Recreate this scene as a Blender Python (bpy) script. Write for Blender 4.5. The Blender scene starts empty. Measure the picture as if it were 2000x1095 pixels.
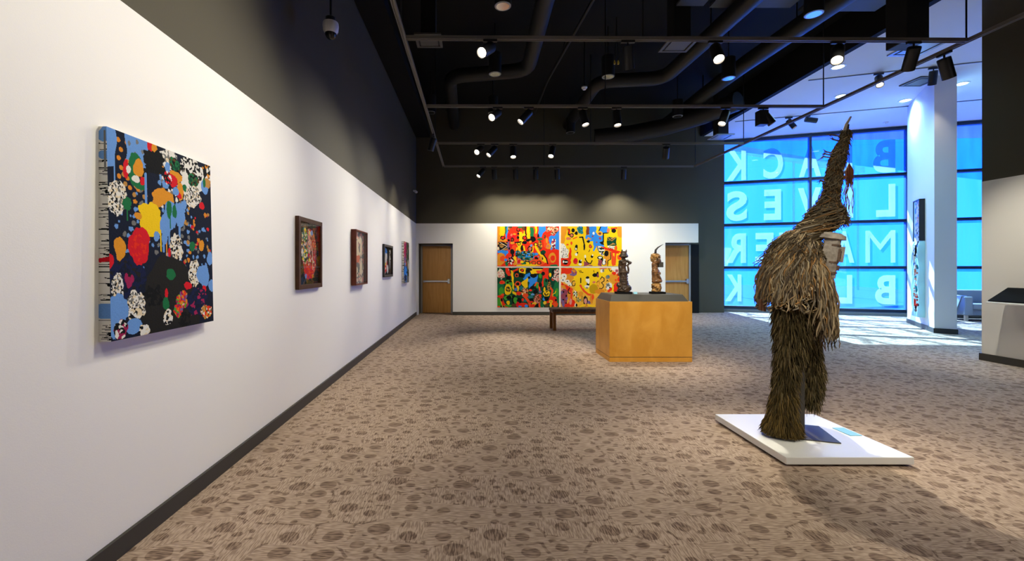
import bpy, bmesh, math, random
import numpy as np
from mathutils import Vector, Matrix, noise as mnoise

scene = bpy.context.scene
COL = scene.collection
R = math.radians
rng = random.Random(7)

# ------------------------------------------------------------------ materials
def newmat(name):
    m = bpy.data.materials.new(name); m.use_nodes = True
    nt = m.node_tree
    return m, nt, nt.nodes['Principled BSDF']

def mat(name, col, rough=0.6, metal=0.0, var=0.0, vscale=8.0, bump=0.0, bscale=60.0, spec=0.5, stretch=(1, 1, 1)):
    m, nt, b = newmat(name)
    b.inputs['Base Color'].default_value = (*col, 1); b.inputs['Roughness'].default_value = rough
    b.inputs['Metallic'].default_value = metal; b.inputs['Specular IOR Level'].default_value = spec
    tc = nt.nodes.new('ShaderNodeTexCoord'); mp = nt.nodes.new('ShaderNodeMapping')
    mp.inputs['Scale'].default_value = stretch
    nt.links.new(tc.outputs['Object'], mp.inputs['Vector'])
    if var > 0:
        n = nt.nodes.new('ShaderNodeTexNoise'); n.inputs['Scale'].default_value = vscale; n.inputs['Detail'].default_value = 5
        nt.links.new(mp.outputs['Vector'], n.inputs['Vector'])
        r = nt.nodes.new('ShaderNodeValToRGB')
        r.color_ramp.elements[0].position = 0.3; r.color_ramp.elements[1].position = 0.7
        r.color_ramp.elements[0].color = (*[c * (1 - var) for c in col], 1)
        r.color_ramp.elements[1].color = (*[min(1, c * (1 + var)) for c in col], 1)
        nt.links.new(n.outputs['Fac'], r.inputs['Fac']); nt.links.new(r.outputs['Color'], b.inputs['Base Color'])
    if bump > 0:
        n2 = nt.nodes.new('ShaderNodeTexNoise'); n2.inputs['Scale'].default_value = bscale; n2.inputs['Detail'].default_value = 4
        nt.links.new(mp.outputs['Vector'], n2.inputs['Vector'])
        bp = nt.nodes.new('ShaderNodeBump'); bp.inputs['Strength'].default_value = bump; bp.inputs['Distance'].default_value = 0.01
        nt.links.new(n2.outputs['Fac'], bp.inputs['Height']); nt.links.new(bp.outputs['Normal'], b.inputs['Normal'])
    return m

def emit(name, col, strength):
    m, nt, b = newmat(name)
    b.inputs['Base Color'].default_value = (*col, 1)
    b.inputs['Emission Color'].default_value = (*col, 1); b.inputs['Emission Strength'].default_value = strength
    m.cycles.emission_sampling = 'NONE'
    return m

def colmat(name, rough=0.55, bump=0.0, spec=0.3):
    """base colour from the mesh's own paint (colour attribute)"""
    m, nt, b = newmat(name)
    a = nt.nodes.new('ShaderNodeAttribute'); a.attribute_name = 'paint'
    nt.links.new(a.outputs['Color'], b.inputs['Base Color'])
    b.inputs['Roughness'].default_value = rough; b.inputs['Specular IOR Level'].default_value = spec
    if bump:
        n2 = nt.nodes.new('ShaderNodeTexNoise'); n2.inputs['Scale'].default_value = 90
        tc = nt.nodes.new('ShaderNodeTexCoord'); nt.links.new(tc.outputs['Object'], n2.inputs['Vector'])
        bp = nt.nodes.new('ShaderNodeBump'); bp.inputs['Strength'].default_value = bump; bp.inputs['Distance'].default_value = 0.01
        nt.links.new(n2.outputs['Fac'], bp.inputs['Height']); nt.links.new(bp.outputs['Normal'], b.inputs['Normal'])
    return m

def carpet_mat():
    m, nt, b = newmat('patterned_carpet'); N = nt.nodes; L = nt.links
    b.inputs['Roughness'].default_value = 0.95; b.inputs['Specular IOR Level'].default_value = 0.05
    tc = N.new('ShaderNodeTexCoord')
    def mapping(s):
        mp = N.new('ShaderNodeMapping'); mp.inputs['Scale'].default_value = s
        L.new(tc.outputs['Object'], mp.inputs['Vector']); return mp.outputs['Vector']
    def mth(op, a, bb, c=None):
        n = N.new('ShaderNodeMath'); n.operation = op
        for i, x in enumerate((a, bb, c)):
            if x is None: continue
            if isinstance(x, (int, float)): n.inputs[i].default_value = x
            else: L.new(x, n.inputs[i])
        return n.outputs[0]
    def noi(v, s, d=2):
        n = N.new('ShaderNodeTexNoise'); n.inputs['Scale'].default_value = s; n.inputs['Detail'].default_value = d
        L.new(v, n.inputs['Vector']); return n.outputs['Fac']
    def ramp(f, a, c):
        n = N.new('ShaderNodeMapRange'); n.interpolation_type = 'SMOOTHSTEP'
        n.inputs['From Min'].default_value = a; n.inputs['From Max'].default_value = c
        L.new(f, n.inputs['Value']); return n.outputs['Result']
    base = mapping((1.0, 1.2, 1.0))
    # slight wobble so outlines are hand-drawn
    wn = N.new('ShaderNodeTexNoise'); wn.inputs['Scale'].default_value = 9; L.new(base, wn.inputs['Vector'])
    wob = N.new('ShaderNodeVectorMath'); wob.operation = 'MULTIPLY_ADD'
    L.new(wn.outputs['Color'], wob.inputs[0]); wob.inputs[1].default_value = (.03, .03, 0); L.new(base, wob.inputs[2])
    def vor(feature, sc):
        v = N.new('ShaderNodeTexVoronoi'); v.voronoi_dimensions = '2D'; v.feature = feature
        v.inputs['Scale'].default_value = sc; v.inputs['Randomness'].default_value = 0.7
        L.new(wob.outputs[0], v.inputs['Vector']); return v
    v1 = vor('F1', 4.8); ve = vor('DISTANCE_TO_EDGE', 4.8)
    sep = N.new('ShaderNodeSeparateColor'); L.new(v1.outputs['Color'], sep.inputs[0])
    rr = mth('MULTIPLY_ADD', sep.outputs[0], 0.19, 0.12)
    oval = mth('SUBTRACT', 1.0, ramp(mth('SUBTRACT', v1.outputs['Distance'], rr), -0.015, 0.02))
    # dark chips left between the discs
    chipn = noi(base, 15.0, 1)
    chip = mth('MULTIPLY', mth('SUBTRACT', 1.0, ramp(ve.outputs['Distance'], 0.025, 0.06)), ramp(chipn, 0.52, 0.58))
    v2 = vor('F1', 11.0); sep2 = N.new('ShaderNodeSeparateColor'); L.new(v2.outputs['Color'], sep2.inputs[0])
    far_ = ramp(mth('SUBTRACT', v1.outputs['Distance'], rr), 0.13, 0.17)
    small = mth('MULTIPLY', mth('MULTIPLY', mth('SUBTRACT', 1.0, ramp(v2.outputs['Distance'], 0.20, 0.27)), ramp(sep2.outputs[1], 0.50, 0.52)), far_)
    dark = mth('MAXIMUM', mth('MAXIMUM', oval, chip), small)
    # woven dashes, along or across by disc
    wa = noi(mapping((16, 150, 1)), 1.0, 1); wb = noi(mapping((140, 18, 1)), 1.0, 1)
    sel = ramp(sep.outputs[2], 0.49, 0.51)
    mixw = N.new('ShaderNodeMix'); mixw.data_type = 'FLOAT'
    L.new(sel, mixw.inputs[0]); L.new(wa, mixw.inputs[2]); L.new(wb, mixw.inputs[3])
    weave = ramp(mixw.outputs[0], 0.40, 0.60)
    def mixc(f, a, c):
        n = N.new('ShaderNodeMix'); n.data_type = 'RGBA'
        L.new(f, n.inputs[0])
        for i, x in ((6, a), (7, c)):
            if isinstance(x, tuple): n.inputs[i].default_value = (*x, 1)
            else: L.new(x, n.inputs[i])
        return n.outputs[2]
    light = mixc(weave, (.285, .208, .162), (.45, .342, .27))
    dk = mixc(weave, (.13, .088, .068), (.31, .222, .17))
    tone = noi(base, 1.3, 2)
    c = mixc(dark, light, dk)
    hs = N.new('ShaderNodeHueSaturation'); L.new(c, hs.inputs['Color'])
    L.new(mth('MULTIPLY_ADD', tone, 0.2, 0.9), hs.inputs['Value'])
    L.new(hs.outputs[0], b.inputs['Base Color'])
    bp = N.new('ShaderNodeBump'); bp.inputs['Strength'].default_value = 0.25; bp.inputs['Distance'].default_value = 0.004
    L.new(mixw.outputs[0], bp.inputs['Height']); L.new(bp.outputs['Normal'], b.inputs['Normal'])
    return m

def wood_mat(name, c0, c1, rough=0.4, sc=(3, 3, 0.6)):
    m, nt, b = newmat(name)
    tc = nt.nodes.new('ShaderNodeTexCoord'); mp = nt.nodes.new('ShaderNodeMapping'); mp.inputs['Scale'].default_value = sc
    nt.links.new(tc.outputs['Object'], mp.inputs['Vector'])
    n = nt.nodes.new('ShaderNodeTexNoise'); n.inputs['Scale'].default_value = 3; n.inputs['Detail'].default_value = 7; n.inputs['Distortion'].default_value = 0.7
    nt.links.new(mp.outputs['Vector'], n.inputs['Vector'])
    r = nt.nodes.new('ShaderNodeValToRGB'); r.color_ramp.elements[0].color = (*c0, 1); r.color_ramp.elements[1].color = (*c1, 1)
    r.color_ramp.elements[0].position = .3; r.color_ramp.elements[1].position = .7
    nt.links.new(n.outputs['Fac'], r.inputs['Fac']); nt.links.new(r.outputs['Color'], b.inputs['Base Color'])
    b.inputs['Roughness'].default_value = rough; b.inputs['Specular IOR Level'].default_value = .22
    return m

def pane_mat(name, tint, film, mix):
    m = bpy.data.materials.new(name); m.use_nodes = True; nt = m.node_tree; nt.nodes.clear()
    o = nt.nodes.new('ShaderNodeOutputMaterial'); t = nt.nodes.new('ShaderNodeBsdfTransparent'); t.inputs[0].default_value = (*tint, 1)
    tl = nt.nodes.new('ShaderNodeBsdfTranslucent'); tl.inputs[0].default_value = (*film, 1)
    mx = nt.nodes.new('ShaderNodeMixShader'); mx.inputs[0].default_value = mix
    # fine vertical weave of the film varies how much it scatters
    tc = nt.nodes.new('ShaderNodeTexCoord'); mp = nt.nodes.new('ShaderNodeMapping'); mp.inputs['Scale'].default_value = (2.5, 2.5, .35)
    nt.links.new(tc.outputs['Object'], mp.inputs['Vector'])
    n = nt.nodes.new('ShaderNodeTexNoise'); n.inputs['Scale'].default_value = 1.6; n.inputs['Detail'].default_value = 3
    nt.links.new(mp.outputs['Vector'], n.inputs['Vector'])
    mr = nt.nodes.new('ShaderNodeMapRange'); mr.inputs['From Min'].default_value = .3; mr.inputs['From Max'].default_value = .7
    mr.inputs['To Min'].default_value = mix - .12; mr.inputs['To Max'].default_value = mix + .12
    nt.links.new(n.outputs['Fac'], mr.inputs['Value']); nt.links.new(mr.outputs[0], mx.inputs[0])
    gl = nt.nodes.new('ShaderNodeBsdfGlossy'); gl.inputs['Roughness'].default_value = .03
    m2 = nt.nodes.new('ShaderNodeMixShader'); m2.inputs[0].default_value = .04
    nt.links.new(t.outputs[0], mx.inputs[1]); nt.links.new(tl.outputs[0], mx.inputs[2])
    nt.links.new(mx.outputs[0], m2.inputs[1]); nt.links.new(gl.outputs[0], m2.inputs[2])
    nt.links.new(m2.outputs[0], o.inputs[0])
    return m

M = {}
M['white'] = mat('white_wall_paint', (.80, .785, .765), .7, bump=.05, bscale=180, spec=.2)
M['dark'] = mat('charcoal_wall_paint', (.078, .070, .050), .75, bump=.04, bscale=150, spec=.2)
M['black'] = mat('black_ceiling_paint', (.010, .010, .011), .8, spec=.15)
M['lobby'] = mat('white_ceiling_paint', (.74, .74, .74), .8, spec=.2)
M['carpet'] = carpet_mat()
M['base'] = mat('dark_rubber_base', (.035, .032, .026), .5)
M['blackmetal'] = mat('black_powder_coat', (.012, .012, .013), .42)
M['track'] = mat('dark_track_metal', (.17, .155, .14), .42, spec=.5)
M['lens'] = emit('lamp_lens_lit', (1, .86, .68), 14)
M['lensdim'] = mat('lamp_lens_glass', (.5, .45, .38), .3)
M['cool'] = emit('cool_lamp_diffuser', (.8, .93, 1), 2.0)
M['chrome'] = mat('polished_reflector', (.75, .77, .8), .18, metal=1)
M['steel'] = mat('brushed_steel', (.45, .46, .48), .35, metal=.9)
M['framegrey'] = mat('grey_door_frame', (.30, .29, .29), .5)
M['door'] = wood_mat('birch_door_veneer', (.43, .205, .05), (.54, .28, .08), .35, (6, 6, .5))
M['maple'] = wood_mat('honey_maple_veneer', (.54, .245, .03), (.66, .33, .06), .32, (1.6, 1.6, .9))
M['slab'] = mat('charcoal_laminate', (.055, .052, .048), .38)
M['redwood'] = wood_mat('red_brown_frame_wood', (.10, .019, .009), (.15, .032, .014), .4, (4, 4, 4))
M['brownwood'] = wood_mat('walnut_frame_wood', (.045, .018, .008), (.07, .029, .013), .4, (4, 4, 4))
M['benchwood'] = wood_mat('oiled_teak', (.13, .045, .012), (.22, .085, .025), .4, (5, 5, 1))
M['leather'] = mat('dark_brown_leather', (.06, .03, .022), .5, var=.4, vscale=30, bump=.2)
M['paint'] = colmat('artwork_paint', .75, .12, spec=.08)
M['straw'] = colmat('raffia_fibre', .8, spec=.2)
M['goldbrown'] = mat('brown_carved_wood', (.17, .078, .028), .36, var=.8, vscale=16, bump=.5, bscale=35)
M['bronze'] = mat('dark_carved_wood', (.05, .028, .015), .34, var=.75, vscale=14, bump=.5, bscale=35)
M['gold'] = mat('gilt_brown_carved_wood', (.36, .19, .055), .34, var=.85, vscale=16, bump=.5, bscale=35)
M['horn'] = mat('dark_horn', (.02, .017, .015), .3)
M['whitebox'] = mat('white_plinth_paint', (.78, .78, .78), .45)
M['plate'] = mat('blackened_steel_plate', (.06, .055, .05), .55, spec=.3)
M['card'] = mat('pale_blue_card', (.22, .50, .66), .5)
M['mask'] = mat('weathered_grey_wood', (.33, .29, .25), .7, var=.35, vscale=25, bump=.4)
M['maskdark'] = mat('stained_brown_wood', (.12, .075, .05), .7, var=.4, vscale=25, bump=.3)
M['bagcloth'] = mat('rust_brown_cloth', (.12, .05, .026), .9, var=.4, vscale=20, bump=.3)
M['feather'] = mat('rust_feather', (.16, .045, .018), .8, var=.3)
M['mullion'] = mat('dark_blue_aluminium', (.02, .035, .07), .4)
M['sill'] = mat('grey_sill', (.16, .17, .18), .5)
M['pane'] = pane_mat('blue_film_glass', (.40, .74, 1.0), (.012, .095, .34), .35)
M['vinyl'] = None
M['sofa'] = mat('grey_blue_upholstery', (.27, .30, .34), .85, bump=.2, bscale=120)
M['sofaleg'] = mat('pale_wood_leg', (.6, .5, .38), .5)
M['throw'] = mat('pale_blue_throw', (.55, .66, .72), .9, bump=.4, bscale=200)
M['plastic'] = mat('white_plastic', (.78, .78, .77), .4)
M['smoked'] = mat('smoked_dome', (.02, .02, .02), .08)
M['vent'] = mat('grey_vent_metal', (.10, .095, .085), .5)
M['ventblue'] = mat('satin_vent_metal', (.35, .37, .4), .35, metal=.5)
M['duct'] = mat('black_painted_duct', (.007, .007, .008), .55)
M['tile'] = mat('dark_grey_ceiling_tile', (.06, .065, .075), .6)
M['yellow'] = mat('yellow_wire_nut', (.7, .5, .05), .5)
M['conc'] = mat('sky_toned_forecourt', (.025, .085, .45), 1.0, var=.1, spec=0.0)  # blue stands in for sky glow through the film, not a paving colour
M['canopy'] = mat('white_painted_steel', (.6, .62, .65), .5)
M['glassclear'] = None
M['railblack'] = mat('black_rail_panel', (.006, .006, .007), .85, spec=.08)
def simple_two(name, c, mixc, clear=0.0):
    m = bpy.data.materials.new(name); m.use_nodes = True; nt = m.node_tree; nt.nodes.clear()
    o = nt.nodes.new('ShaderNodeOutputMaterial'); d = nt.nodes.new('ShaderNodeBsdfDiffuse'); t = nt.nodes.new('ShaderNodeBsdfTranslucent')
    n = nt.nodes.new('ShaderNodeTexNoise'); n.inputs['Scale'].default_value = 40
    rp = nt.nodes.new('ShaderNodeValToRGB'); rp.color_ramp.elements[0].color = (*[x * .93 for x in c], 1); rp.color_ramp.elements[1].color = (*c, 1)
    tc = nt.nodes.new('ShaderNodeTexCoord'); nt.links.new(tc.outputs['Object'], n.inputs['Vector']); nt.links.new(n.outputs['Fac'], rp.inputs['Fac'])
    nt.links.new(rp.outputs[0], d.inputs[0]); nt.links.new(rp.outputs[0], t.inputs[0])
    mx = nt.nodes.new('ShaderNodeMixShader'); mx.inputs[0].default_value = mixc
    nt.links.new(d.outputs[0], mx.inputs[1]); nt.links.new(t.outputs[0], mx.inputs[2]); m3 = nt.nodes.new('ShaderNodeMixShader'); m3.inputs[0].default_value = clear; tr = nt.nodes.new('ShaderNodeBsdfTransparent')
    nt.links.new(mx.outputs[0], m3.inputs[1]); nt.links.new(tr.outputs[0], m3.inputs[2]); nt.links.new(m3.outputs[0], o.inputs[0])
    return m
M['vinyl'] = simple_two('frosted_vinyl', (.28, .37, .41), .6, .3)
def clear_glass(refl=.05):
    m = bpy.data.materials.new('picture_glass'); m.use_nodes = True; nt = m.node_tree; nt.nodes.clear()
    o = nt.nodes.new('ShaderNodeOutputMaterial'); t = nt.nodes.new('ShaderNodeBsdfTransparent'); g = nt.nodes.new('ShaderNodeBsdfGlossy')
    g.inputs['Roughness'].default_value = .02;     mx = nt.nodes.new('ShaderNodeMixShader'); mx.inputs[0].default_value = refl
    nt.links.new(t.outputs[0], mx.inputs[1]); nt.links.new(g.outputs[0], mx.inputs[2]); nt.links.new(mx.outputs[0], o.inputs[0])
    return m
M['glassclear'] = clear_glass(); M['glassouter'] = clear_glass(0.0)

# ------------------------------------------------------------------ mesh builder
class MB:
    def __init__(self): self.v = []; self.f = []; self.m = []; self.c = []
    def add(self, vs, fs, mi=0, col=(1, 1, 1)):
        o = len(self.v); self.v += [tuple(p) for p in vs]
        for f in fs:
            self.f.append(tuple(i + o for i in f)); self.m.append(mi); self.c.append(col)
        return self
    def box(self, x0, x1, y0, y1, z0, z1, mi=0, T=None):
        vs = [Vector((x, y, z)) for z in (z0, z1) for y in (y0, y1) for x in (x0, x1)]
        if T: vs = [T @ p for p in vs]
        return self.add(vs, [(0, 2, 3, 1), (4, 5, 7, 6), (0, 1, 5, 4), (2, 6, 7, 3), (0, 4, 6, 2), (1, 3, 7, 5)], mi)
    def prism(self, poly, z0, z1, mi=0, T=None):
        n = len(poly); vs = [Vector((x, y, z0)) for x, y in poly] + [Vector((x, y, z1)) for x, y in poly]
        if T: vs = [T @ p for p in vs]
        return self.add(vs, [tuple(range(n - 1, -1, -1)), tuple(range(n, 2 * n))] + [(i, (i + 1) % n, n + (i + 1) % n, n + i) for i in range(n)], mi)
    def tube(self, pts, rad, n=8, mi=0, caps=True, col=(1, 1, 1)):
        pts = [Vector(p) for p in pts]; k = len(pts)
        if not isinstance(rad, (list, tuple)): rad = [rad] * k
        vs = []; ref = None
        for i, p in enumerate(pts):
            d = (pts[min(i + 1, k - 1)] - pts[max(i - 1, 0)]).normalized()
            if ref is None: ref = d.orthogonal().normalized()
            a = (ref - d * ref.dot(d))
            a = a.normalized() if a.length > 1e-6 else d.orthogonal().normalized()
            ref = a; b = d.cross(a)
            for j in range(n):
                t = 2 * math.pi * j / n; vs.append(p + (a * math.cos(t) + b * math.sin(t)) * rad[i])
        fs = [(i * n + j, i * n + (j + 1) % n, (i + 1) * n + (j + 1) % n, (i + 1) * n + j) for i in range(k - 1) for j in range(n)]
        if caps: fs += [tuple(range(n - 1, -1, -1)), tuple(range((k - 1) * n, k * n))]
        return self.add(vs, fs, mi, col)
    def lathe(self, prof, c=(0, 0, 0), n=24, mi=0, T=None):
        """prof: (r, z) pairs about the z axis"""
        vs = []; k = len(prof); c = Vector(c)
        for r, z in prof:
            for j in range(n):
                t = 2 * math.pi * j / n; p = Vector((r * math.cos(t), r * math.sin(t), z))
                vs.append((T @ p if T else p) + c)
        fs = [(i * n + j, i * n + (j + 1) % n, (i + 1) * n + (j + 1) % n, (i + 1) * n + j) for i in range(k - 1) for j in range(n)]
        fs += [tuple(range(n - 1, -1, -1)), tuple(range((k - 1) * n, k * n))]
        return self.add(vs, fs, mi)
    def ell(self, c, r, n=14, mi=0, rot=None):
        c = Vector(c); vs = []; fs = []; k = max(6, n // 2)
        for i in range(1, k):
            a = math.pi * i / k
            for j in range(n):
                t = 2 * math.pi * j / n
                p = Vector((r[0] * math.sin(a) * math.cos(t), r[1] * math.sin(a) * math.sin(t), r[2] * math.cos(a)))
                vs.append((rot @ p if rot else p) + c)
        top = Vector((0, 0, r[2])); bot = Vector((0, 0, -r[2]))
        vs += [(rot @ top if rot else top) + c, (rot @ bot if rot else bot) + c]; T = len(vs) - 2; B = T + 1
        for i in range(k - 2):
            for j in range(n):
                fs.append((i * n + j, (i + 1) * n + j, (i + 1) * n + (j + 1) % n, i * n + (j + 1) % n))
        for j in range(n):
            fs.append((T, j, (j + 1) % n)); fs.append((B, (k - 2) * n + (j + 1) % n, (k - 2) * n + j))
        return self.add(vs, fs, mi)
    def build(self, name, mats, parent=None, origin=None, smooth=False, bevel=0, paint=False, fixn=True):
        if not isinstance(mats, (list, tuple)): mats = [mats]
        org = Vector(origin) if origin else (Vector(parent.location) if parent else Vector((0, 0, 0)))
        pp = parent.parent if parent else None
        while pp and not origin: org += Vector(pp.location); pp = pp.parent
        me = bpy.data.meshes.new(name); me.from_pydata([tuple(Vector(p) - org) for p in self.v], [], self.f)
        for mm in mats: me.materials.append(M[mm])
        me.polygons.foreach_set('material_index', self.m)
        if paint:
            at = me.color_attributes.new('paint', 'FLOAT_COLOR', 'CORNER')
            buf = np.ones((len(me.loops), 4), np.float32); i = 0
            for f, c in zip(self.f, self.c):
                buf[i:i + len(f), :3] = c; i += len(f)
            at.data.foreach_set('color', buf.ravel())
        if fixn:
            bm = bmesh.new(); bm.from_mesh(me); bmesh.ops.recalc_face_normals(bm, faces=bm.faces); bm.to_mesh(me); bm.free()
        if smooth:
            me.polygons.foreach_set('use_smooth', [True] * len(me.polygons)); 
            try: me.set_sharp_from_angle(angle=R(40))
            except Exception: pass
        me.update()
        o = bpy.data.objects.new(name, me); COL.objects.link(o)
        if parent: o.parent = parent
        else: o.location = org
        if bevel:
            md = o.modifiers.new('edge', 'BEVEL'); md.width = bevel; md.segments = 2; md.limit_method = 'ANGLE'; md.angle_limit = R(40)
        return o

def tag(o, label, cat, group=None, kind=None):
    o['label'] = label; o['category'] = cat
    if group: o['group'] = group
    if kind: o['kind'] = kind
    return o
def thing(name, loc, label, cat, group=None):
    o = bpy.data.objects.new(name, None); o.empty_display_size = .1; COL.objects.link(o); o.location = loc
    return tag(o, label, cat, group)
def struct(name, mb, mats, label=None, parent=None, **k):
    o = mb.build(name, mats, parent, **k)
    o['kind'] = 'structure'
    if label: o['label'] = label
    return o

# ------------------------------------------------------------------ room numbers
XL, XR = -1.73, 7.70          # gallery side walls
YB = 12.76                    # end wall
ZW = 2.705                    # height of the white paint
ZT = 4.20                     # track height
ZC = 5.50                     # lobby ceiling
ZP = 6.2                      # black plenum ceiling
W0 = Vector((8.0, 13.94)); WD = Vector((1, -.314)).normalized(); WN = Vector((-WD.y, WD.x))  # glazing line, WN points outdoors
K1 = Vector((1, -.314)).length
def wpt(t, off=0.0):          # t measured along x
    p = W0 + WD * (t * K1) + WN * off
    return p

# ------------------------------------------------------------------ shell
struct('floor', MB().box(-2.2, 18, -3.4, 14.1, -.12, 0), 'carpet')
m = MB(); m.box(XL - .25, XL, -3.2, YB + .9, 0, ZW, 0); m.box(XL - .25, XL - .012, -3.2, YB + .9, ZW, ZP, 1)
struct('wall_left', m, ['white', 'dark'])
m = MB(); Y0, Y1 = YB, YB + .20
D1a, D1b, D1z = -1.67, -.645, 2.12
D2a, HEADR, D2z = 5.625, 6.60, 2.14
m.box(XL, D1a, Y0, Y1, 0, ZW); m.box(D1a, D1b, Y0, Y1, D1z, ZW); m.box(D1b, D2a, Y0, Y1, 0, ZW); m.box(D2a, HEADR, Y0, Y1, D2z, ZW)
m.box(XL, HEADR, Y0 + .012, Y1, ZW, ZP, 1)
struct('wall_back', m, ['white', 'dark'])
# alcove behind: reveals and the recessed plane that carries the doors
m = MB(); YD = 13.42
m.box(XL, D1a, Y1, YD, 0, 2.5); m.box(D1b, D1b + .12, Y1, YD, 0, 2.5); m.box(XL, D1b, Y1, YD, D1z, 2.5)
m.box(D2a - .12, D2a, Y1, YD, 0, 2.5); m.box(D2a - .12, HEADR, Y1, YD, D2z + .02, 2.7)
m.box(D2a - .1, 6.74, YD + .03, YD + .16, 0, 2.3); m.box(-1.72, -.62, YD + .03, YD + .16, 0, 2.3)
m.box(XL, -1.66, YD, YD + .2, 0, 2.5); m.box(-.70, D2a, YD, YD + .2, 0, 2.5); m.box(-1.66, -.70, YD, YD + .2, 2.085, 2.5)
m.box(6.69, 6.93, 13.36, YD + .05, 0, 2.12, 1)  # black strip painted in for the shade under the header
struct('wall_alcove', m, ['dark', 'black'])
m = MB(); m.box(6.74, 7.975, 13.93, 14.02, 0, ZP + .1); m.box(6.74, 7.78, 13.5, 13.95, 0, ZP + .1); m.box(D2a - .1, 6.74, 13.5, 13.95, 2.12, ZP + .1)
struct('wall_lobby', m, 'dark')
m = MB(); m.box(XR, XR + .45, -3.2, 6.57, 0, ZW, 0); m.box(XR + .004, XR + .45, -3.2, 6.57, ZW, ZP, 1)
struct('wall_right', m, ['white', 'dark'])
m = MB(); m.box(XL - .25, XR + .4, -3.4, -3.2, 0, ZW, 0); m.box(XL - .25, XR + .4, -3.4, -3.2, ZW, ZP, 1)
struct('wall_front', m, ['white', 'dark'])
m = MB(); m.box(XR + .45, 17.4, 1.8, 2.0, 0, ZC + .1); m.box(17.2, 17.4, 2.0, 11.2, 0, ZC + .1)
struct('wall_lobby_end', m, 'white')
# ceilings
EDGE = 7.04
m = MB(); m.box(XL - .3, EDGE, -3.4, 14.1, ZP, ZP + .2)
m.box(EDGE, EDGE + .12, -3.4, 13.6, ZC, ZP + .2)
m.box(XL, XL + .42, -3.2, YB, 5.24, 5.42)            # soffit along the left wall
struct('ceiling', m, 'black')
m = MB()
pa, pb = wpt(-.6), wpt(9.4)
m.prism([(EDGE + .12, 1.8), (17.4, 1.8), (17.4, pb.y - .05), (pa.x, pa.y), (EDGE + .12, 14.0)], ZC, ZC + .3)
struct('ceiling_lobby', m, 'lobby')
# baseboards
m = MB(); m.box(XL, XL + .019, -3.2, YB, 0, .097); struct('baseboard_left', m, 'base')
m = MB(); m.box(D1b, D2a, YB - .016, YB, 0, .10); struct('baseboard_back', m, 'base')
m = MB(); m.box(XR - .02, XR, -3.2, 6.57, 0, .105); m.box(XR - .02, XR + .45, 6.57, 6.59, 0, .105); struct('baseboard_right', m, 'base')

# pillar (a short angled wall) with its base
PA = Vector((9.86, 9.28)); PD = Vector((.559, .829)).normalized(); PN = Vector((-PD.y, PD.x))   # PN points to the window-left side
PR = Vector((.829, -.559)).normalized()
LEN, THK = 2.147, .335
def ppt(s, d=0.0): return PA + PD * s + PN * d
c = [PA, PA + PD * LEN, PA + PD * LEN + PR * THK, PA + PR * THK]
struct('pillar', MB().prism([(p.x, p.y) for p in c], 0, ZC), 'white')
e = .015; c2 = [PA - PD * e - PR * e, PA + PD * (LEN + e) - PR * e, PA + PD * (LEN + e) + PR * (THK + e), PA - PD * e + PR * (THK + e)]
struct('baseboard_pillar', MB().prism([(p.x, p.y) for p in c2], 0, .105), 'base')

# doors
def make_door(name, x0, x1, ztop, label, latch_right=True):
    m = MB(); y0, y1 = 13.36, 13.42
    m.box(x0 - .055, x0, y0, y1, 0, ztop + .05); m.box(x1, x1 + .055, y0, y1, 0, ztop + .05); m.box(x0 - .055, x1 + .055, y0, y1, ztop, ztop + .05)
    fr = struct(name, m, 'framegrey', label, bevel=.004)
    MB().box(x0 + .003, x1 - .003, 13.385, 13.43, .008, ztop - .004).build('door_panel', 'door', fr)
    b = MB().box(x0 + .04, x1 - .09, 13.315, 13.345, .955, 1.005).box(x0 + .03, x0 + .08, 13.315, 13.39, .95, 1.01).build('panic_bar', 'steel', fr, bevel=.006)
    MB().box(x1 - .10, x1 - .03, 13.31, 13.39, .91, 1.06).build('latch_case', 'steel', fr, bevel=.008)
    return fr
make_door('door_1', -1.612, -.735, 2.068, 'birch double-swing exit door with a steel push bar beside the long left wall')
make_door('door_2', 5.70, 6.62, 2.09, 'birch exit door with a steel push bar under the white header')

# ------------------------------------------------------------------ glazing
TS = [0, 2.256, 4.512, 6.768, 9.024]
ZM = [.14, 1.41, 2.77, 4.12, 5.45]
def wbox(m, t0, t1, o0, o1, z0, z1, mi=0):
    a, b, c, d = wpt(t0, o0), wpt(t1, o0), wpt(t1, o1), wpt(t0, o1)
    m.prism([(a.x, a.y), (b.x, b.y), (c.x, c.y), (d.x, d.y)], z0, z1, mi)
def letter_mesh(ch):
    cu = bpy.data.curves.new('glyph', 'FONT'); cu.body = ch; cu.size = 1; cu.offset = .0 if ch == 'M' else .035; cu.resolution_u = 6
    ob = bpy.data.objects.new('glyph', cu); COL.objects.link(ob)
    dg = bpy.context.evaluated_depsgraph_get(); me = bpy.data.meshes.new_from_object(ob.evaluated_get(dg))
    vs = [tuple(v.co) for v in me.vertices]; fs = [tuple(p.vertices) for p in me.polygons]
    bpy.data.objects.remove(ob); bpy.data.curves.remove(cu); bpy.data.meshes.remove(me)
    return vs, fs
GL = {}
def t_of(px):      # position along the glazing of a letter edge, t in metres of x
    k = (px - 927) / 845.0
    return (k * W0.y - W0.x) / (1 + .314 * k)
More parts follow.
